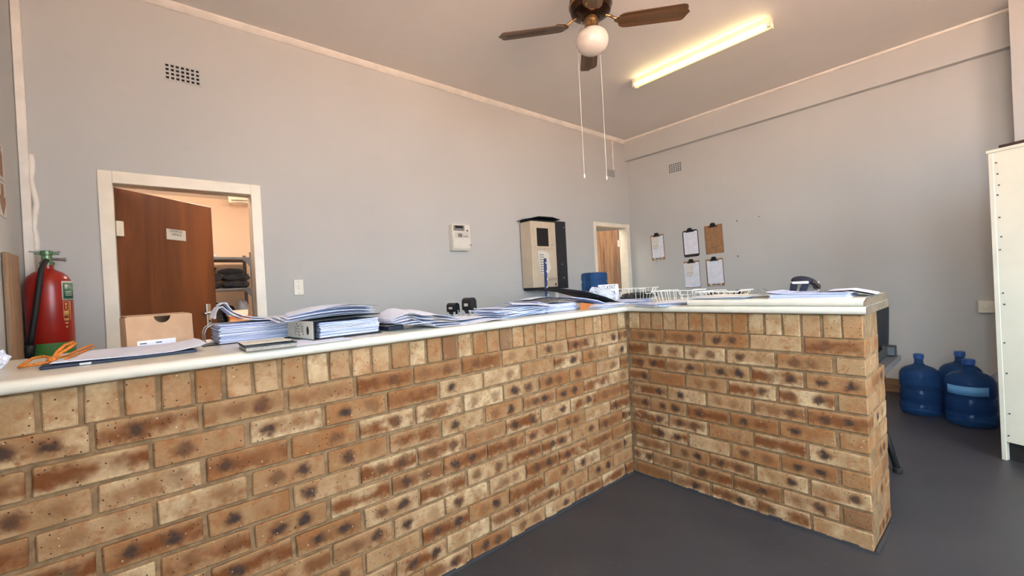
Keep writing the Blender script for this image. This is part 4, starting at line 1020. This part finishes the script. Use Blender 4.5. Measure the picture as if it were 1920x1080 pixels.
# navy file and fanned sheets
t = thing('flat_file', 'flat dark blue file under the fanned sheets', 'file', (-1.545, .225, TT), .06)
bm = B(); box(bm, -.04, .035, -.10, .16, .0005, .022, .003); link_mesh('case', bm, 'navy', t)
bm = B(); prism(bm, [(-.058, .0225), (.035, .0235), (.035, .0260), (-.058, .0250)], -.11, .16, 'y'); link_mesh('cover', bm, 'grey_board', t)
for i, (lab, r_, dx, dy, w, m) in enumerate((
        ('lowest sheet of the fanned pile right of the labelled lever arch file', .07, .03, -.045, .30, 'paper'),
        ('second sheet from the bottom of the fanned pile', .05, .01, -.025, .31, 'paper_print'),
        ('middle sheet of the fanned pile', .02, .0, .0, .32, 'paper'),
        ('second sheet from the top of the fanned pile', .0, .01, .03, .33, 'paper_print'),
        ('arched top sheet of the fanned pile', -.03, .03, .05, .35, 'paper'))):
    amp = (.004, .012, .023, .038, .056)[i]
    paper(lab, -1.43 + dx, .155 + dy, TT + .001 + .005 * i, w, .23, r_, lambda u, v_, amp=amp: amp * max(0, math.cos(u * 2.7) - .2) * (1 + .25 * math.sin(v_ * 3)) + .027 * min(1, max(0, -u / .2)) ** 2, m, group='fanned sheets on the counter')

# self-inking stamps
def stamp(label, x, y, w, d, h, rot, z=TT):
    t = thing('rubber_stamp', label, 'stamp', (x, y, z), rot, 'black self-inking stamps')
    a = w / 2
    prof = [(-a, h * .34), (a, h * .34), (a, h - a)] + [(a * math.cos(q), h - a + a * math.sin(q)) for q in [PI * s / 10 for s in range(1, 10)]] + [(-a, h - a)]
    bm = B(); prism(bm, prof, -d / 2, d / 2, 'y'); smooth_angle(link_mesh('housing', bm, 'black', t), 30)
    bm = B(); prism(bm, [(-a * .8, h * .34), (a * .8, h * .34), (a * .35, h * .16), (-a * .35, h * .16)], -d * .36, d * .36, 'y'); link_mesh('die_holder', bm, 'black', t)
    bm = B()
    for sx in (-1, 1):
        for sy in (-1, 1): box(bm, sx * a * .9 - .004, sx * a * .9 + .004, sy * d * .42 - .005, sy * d * .42 + .005, .0005, h * .36)
    box(bm, -a * .95, a * .95, -d * .46, -d * .40, .0005, .006); box(bm, -a * .95, a * .95, d * .40, d * .46, .0005, .006); link_mesh('foot_frame', bm, 'film', t)
    bm = B(); box(bm, -a - .001, -a, -d * .22, d * .22, h * .55, h * .70); link_mesh('index_label', bm, 'sign_white', t)
    bm = B(); cyl(bm, (a * .3, -d / 2 - .001, h * .42), (a * .3, -d / 2, h * .42), .004, 10); link_mesh('lock_button', bm, 'sign_white', t)
stamp('large black self-inking stamp with clear feet', -.915, .46, .050, .075, .112, .12)
stamp('small black self-inking stamp beside the larger one', -.955, .575, .040, .075, .084, .12)
# sheets in front of the stamps
for i, (lab, x, y, w, d, r_, dz, m) in enumerate((
        ('flat sheet in front of the stamps, touching the counter edge', -1.135, .10, .26, .20, -.12, .0008, 'paper'),
        ('creased sheet lying across the flat one in front of the stamps', -1.10, .21, .28, .20, .10, .010, 'paper_print'),
        ('narrow sheet tucked under the paper heap right of the stamps', -.93, .16, .22, .20, .2, .004, 'paper'))):
    paper(lab, x, y, TT + dz, w, d, r_, lambda u, v_, i=i: .004 * math.sin(u * 6 + i) + .004 + .006 * i * max(0, -u) * 2, m, group='sheets in front of the stamps')
# heap of papers
t = thing('paper_heap', 'untidy heap of white papers in the middle of the counter', 'papers', (-.83, .20, TT))
for i in range(9):
    rr = random.Random(i + 60)
    bm = sheet(B(), .34, .24, lambda u, v_, i=i: .0006 + .0052 * i + .004 * math.sin(u * 5 + i) + .003 + .010 * max(0, -u - .2) * i / 4, 12, 6, .0032)
    xform(bm, tr(rr.uniform(-.03, .03) + .01 * (i > 4), rr.uniform(-.03, .02), 0) @ rz(rr.uniform(-.14, .14))); link_mesh('sheet_bundle', bm, 'paper' if i % 2 else 'paper_edge', t)
paper('sheet sliding off the front of the paper heap', -.735, .115, TT + .060, .27, .19, -.45, lambda u, v_: .020 * (-u) + .006 * math.cos(v_ * 3) - .010 * max(0, u) * 2, 'paper', group='sheets on the heap')
# file 3: open, black cover folded over papers
t = thing('lever_arch_file', 'black-covered file of papers with open rings left of the orange envelope', 'file', (-.52, .24, TT))
bm = stack_bm(.32, .27, .044, 9, .006, 21, .030); xform(bm, tr(0, 0, .0030)); link_mesh('paper_block', bm, 'paper_edge', t)
bm = B(); box(bm, -.16, .17, -.13, .14, .0003, .0028); link_mesh('board', bm, 'black_matt', t)
bm = sheet(B(), .30, .25, lambda u, v_: .066 + .010 * math.sin(u * 5 + .6) - .014 * u + .012 * v_, 12, 6, .003); xform(bm, tr(.03, .01, 0) @ rz(-.05)); link_mesh('cover', bm, 'grey_board', t)
bm = sheet(B(), .26, .10, lambda u, v_: .080 + .006 * math.sin(u * 4 + 1.2), 10, 4, .0008); xform(bm, tr(.06, .09, .002)); link_mesh('top_sheet', bm, 'paper', t)
for s in (-.05, .03):
    bm = B(); tube(bm, [(s, -.10, .050), (s - .004, -.10, .074), (s + .010, -.10, .086), (s + .028, -.10, .078)], .0022, 7); link_mesh('ring', bm, 'dark_grey', t, smooth=True)
# envelope
bm = B(); prism(bm, [(-.10, .0005), (.092, .0005), (.02, .030), (-.10, .046)], -.002, .002, 'y')
o = thing('envelope', 'orange-brown envelope wedged under the black open file', 'envelope', (-.285, .060, TT), .03)
link_mesh('envelope_body', bm, 'manila', o)
bm = B(); tube(bm, [(-.04, -.0026, .018), (-.015, -.0026, .026), (.005, -.0026, .016), (.02, -.0026, .018)], .0012, 5); link_mesh('handwriting', bm, 'card_dark', o)
# black open lever arch file, board propped up to the left
t = thing('lever_arch_file', 'black open lever arch file propped slanting with empty rings', 'file', (-.12, .27, TT), -.10)
prof = [(.30, .004), (.20, .020), (.08, .062), (-.10, .108), (-.31, .136)]
bm = B(); ribbon(bm, prof, -.14, .14, .0035, 6); link_mesh('cover', bm, 'black_matt', t)
bm = B(); ribbon(bm, [(.296, .0085), (.20, .0250), (.09, .0640)], -.135, .135, .0006, 6); link_mesh('lining', bm, 'navy', t)
bm = B(); ribbon(bm, [(.10, .012), (.0, .042), (-.12, .062), (-.22, .076)], -.145, .10, .004, 6, .002); link_mesh('paper_block', bm, 'paper_edge', t)
mb = B(); box(mb, -.03, .03, -.09, .05, 0, .004); xform(mb, tr(.0, -.02, .084) @ ry(.27)); mbo = link_mesh('ring_base', mb, 'steel', t)
for s in (-.085, .0):
    bm = B(); tube(bm, [(.045, s - .02, .066), (.050, s - .02, .090), (.035, s - .02, .104), (.012, s - .02, .104)], .0026, 8); link_mesh('ring', bm, 'steel', mbo, smooth=True)
# film bag, yellow slip and the lettered card
bm = B(); bmesh.ops.create_icosphere(bm, subdivisions=4, radius=1.0)
for q in bm.verts:
    p = q.co.copy(); p *= 1 + .22 * noise.noise(p * 2.1) + .12 * noise.noise(p * 6); q.co = Vector((p.x * .13, p.y * .035, p.z * .048))
o = link_mesh('plastic_wrap', bm, 'film', loc=(.20, .33, TT + .070), rot=(0, .30, -.1)); tag(o, 'crumpled clear plastic wrap behind the black open file', 'plastic wrap')
o = paper('yellow slip poking out beside the clear plastic wrap', -.035, .42, TT + .112, .085, .06, .1, lambda u, v_: .004 * u, 'yellow', group='slip')
t = thing('lettered_card', 'white card with handwritten capitals standing behind the plastic wrap', 'card', (.405, .42, TT), .0)
bm = B(); box(bm, -.128, .128, -.0008, .0008, .001, .140); xform(bm, rx(-.10)); cdo = link_mesh('card_face', bm, 'paper', t)
bm = text_bm('TE KENT\nKONOR.', .046); xform(bm, rx(-.10) @ tr(.0, -.0012, .092) @ rx(PI / 2)); link_mesh('lettering', bm, 'ink', cdo)
# corner papers
t = thing('paper_heap', 'flat spread of white papers at the inner corner of the counter', 'papers', (-.155, .10, TT))
for i in range(6):
    rr = random.Random(i + 90)
    bm = sheet(B(), .29, .21, lambda u, v_, i=i: .0006 + .0030 * i + .003 + .0028 * math.sin(u * 7 + i * 2), 10, 6, .0016); xform(bm, tr(rr.uniform(-.02, .012), rr.uniform(-.035, .02), 0) @ rz(rr.uniform(-.12, .12))); link_mesh('sheet', bm, 'paper' if i % 2 else 'paper_print', t)
# papers on the return
for i, (lab, x, y, w, d, r_, dz, m, n_) in enumerate((
        ('white sheets lying on the return beside the loose board', .10, -.235, .32, .22, -.30, .0008, 'paper', 5),
        ('bluish pile of sheets behind the inner corner', .25, .125, .30, .20, .2, .0008, 'paper_edge', 8))):
    o = thing('paper_pile', lab, 'papers', (x, y, TT), r_)
    for q in range(n_):
        rr = random.Random(q + 200 + i); bm = sheet(B(), w, d, lambda u, v_, q=q: .0008 + .0030 * q + .0025 * math.sin(u * 6 + q) + .0025, 10, 6, .0016); xform(bm, tr(rr.uniform(-.02, .02), rr.uniform(-.02, .02), 0) @ rz(rr.uniform(-.1, .1))); link_mesh('sheet', bm, m if q % 2 else 'paper_print', o)

# wire trays --------------------------------------------------------------------
def wire_tray(label, x, y, rot, L, Wd, h=.085, z=TT):
    t = thing('wire_tray', label, 'tray', (x, y, z), rot, 'white wire letter trays')
    a, b = L / 2, Wd / 2; f = .018                       # flare
    bm = B(); r = .0028
    rim = [(-a - f, -b - f), (a + f, -b - f), (a + f, b + f), (-a - f, b + f)]
    pts = [(p[0], p[1], h) for p in rim]; tube(bm, [pts[3], pts[0]], r, 6); tube(bm, [pts[0], (-a * .45, -b - f, h), (-a * .32, -b - f * .6, h * .55), (a * .32, -b - f * .6, h * .55), (a * .45, -b - f, h), pts[1]], r, 6); tube(bm, [pts[1], pts[2]], r, 6); tube(bm, [pts[2], pts[3]], r, 6)
    link_mesh('rim', bm, 'wire', t)
    bm = B(); base = [(-a, -b), (a, -b), (a, b), (-a, b)]
    for i in range(4): tube(bm, [(*base[i], .0035), (*base[(i + 1) % 4], .0035)], .0026, 6)
    link_mesh('base_frame', bm, 'wire', t)
    n = 6
    for i in range(n):
        s = -a + L * (i + .5) / n; fs = s * (a + f) / a
        bm = B(); tube(bm, [(fs, -b - f * .7, h * (.56 if abs(s) < a * .36 else 1.0)), (s, -b, .0035), (s, b, .0035), (fs, b + f, h)], .0017, 6); link_mesh('wire', bm, 'wire', t)
    for i in range(4):
        s = -b + Wd * (i + .5) / 4; fs = s * (b + f) / b
        bm = B(); tube(bm, [(-a - f, fs, h), (-a, s, .0065), (a, s, .0065), (a + f, fs, h)], .0017, 6); link_mesh('wire', bm, 'wire', t)
    return t
wire_tray('white wire tray holding a black bag behind the inner corner', .655, .35, 0.05, .27, .20, .096)
wire_tray('white wire tray on the return, nearest the inner corner', .365, -.17, PI / 2, .25, .17, .080)
wire_tray('white wire tray beside the loose board on the return', .335, -.488, PI / 2, .20, .22, .034, UT)
bag('flat black bag lying in the wire tray behind the inner corner', (.70, .35, TT + .010), .44, .15, .052, .03, 51, 'black', 'bag in the tray')

# on the loose upper board -----------------------------------------------------------
o = thing('paper_pile', 'low pile of white papers on the left half of the loose board', 'papers', (.10, -.57, UT), PI / 2)
for q in range(5):
    rr = random.Random(q + 300); bm = sheet(B(), .30, .21, lambda u, v_, q=q: .0008 + .0026 * q + .0016 * math.sin(u * 6 + q) + .0016, 10, 6, .0014); xform(bm, tr(rr.uniform(-.03, .03), rr.uniform(-.02, .02), 0) @ rz(rr.uniform(-.1, .1))); link_mesh('sheet', bm, 'paper' if q % 2 else 'paper_cream', o)
t = thing('bent_folder', 'grey folder with one corner bent upright on the loose board', 'folder', (.14, -.800, UT), PI / 2)
bm = B(); box(bm, -.055, .055, -.08, .08, .0005, .004); link_mesh('cover', bm, 'grey_board', t)
bm = B(); ribbon(bm, [(-.05, .005), (-.02, .010), (.02, .026), (.052, .044)], -.08, .0, .0015, 4); link_mesh('raised_corner', bm, 'grey_board', t)
t = thing('paper_pile', 'thick pile of bluish papers on the right half of the loose board', 'papers', (.13, -1.00, UT), -PI / 2)
bm = stack_bm(.31, .24, .0155, 6, .004, 33); xform(bm, tr(0, 0, .0045)); link_mesh('paper_block', bm, 'paper_edge', t)
bm = sheet(B(), .33, .25, lambda u, v_: .0200 + .014 * max(0, -u - .12) ** 2 * 6, 12, 6, .0035); link_mesh('top_bundle', bm, 'paper_edge', t)
bm = B(); box(bm, -.16, .16, -.12, .12, .0005, .0035); link_mesh('bottom_sheet', bm, 'paper', t)
t = thing('grey_folder', 'grey folder and loose leaves at the free end of the loose board', 'folder', (.19, -1.135, UT), -PI / 2)
bm = sheet(B(), .20, .22, lambda u, v_: .0235 + .003 * math.cos(u * 3) - .040 * max(0, u), 10, 6, .002); xform(bm, tr(-.01, .02, .002)); link_mesh('cover', bm, 'grey_board', t)
bm = sheet(B(), .18, .20, lambda u, v_: .0258 + .003 * math.cos(u * 3) - .040 * max(0, u), 10, 6, .001); xform(bm, tr(.01, .03, .003) @ rz(.1)); link_mesh('leaf', bm, 'paper', t)
# cap
t = thing('cap', 'dark navy cap with a white band resting on the paper pile', 'cap', (.30, -.925, UT + .0245), -PI / 2)
bm = B(); bmesh.ops.create_uvsphere(bm, u_segments=28, v_segments=14, radius=1.0)
bmesh.ops.delete(bm, geom=[q for q in bm.verts if q.co.z < -.05], context='VERTS')
for q in bm.verts: q.co = Vector((q.co.x * .060 - .004, q.co.y * .070, .044 + q.co.z * .034 - .10 * q.co.x * .06 * 2))
g = bmesh.ops.solidify(bm, geom=list(bm.faces), thickness=.003); cr = link_mesh('crown', bm, 'cap_navy', t, smooth=True)
bm = B(); box(bm, -.040, .034, -.076, -.066, .040, .052, .003); link_mesh('white_band', bm, 'white_cloth', t)
for x0, x1, lean in ((-.050, -.018, -.006), (.004, .036, -.016)):
    bm = B(); prism(bm, [(x0, .044), (x1, .044), (x1 + lean, .002), (x0 + lean, .002)], -.068, -.060, 'y'); link_mesh('side_strap', bm, 'cap_navy', t)
bm = B(); pts = [(.045, -.06, .050), (.062, -.05, .040), (.068, -.03, .026), (.062, -.01, .014), (.050, -.02, .016), (.046, -.04, .034)]; tube(bm, pts, .009, 8); link_mesh('peak', bm, 'cap_brown', t, smooth=True)
bm = B(); lathe(bm, [(.058, .002), (.060, .002), (.060, .046), (.058, .046)], 28, closed=False); bmesh.ops.delete(bm, geom=[q for q in bm.verts if q.co.y < -.02], context='VERTS'); link_mesh('inner_band', bm, 'white_cloth', t)
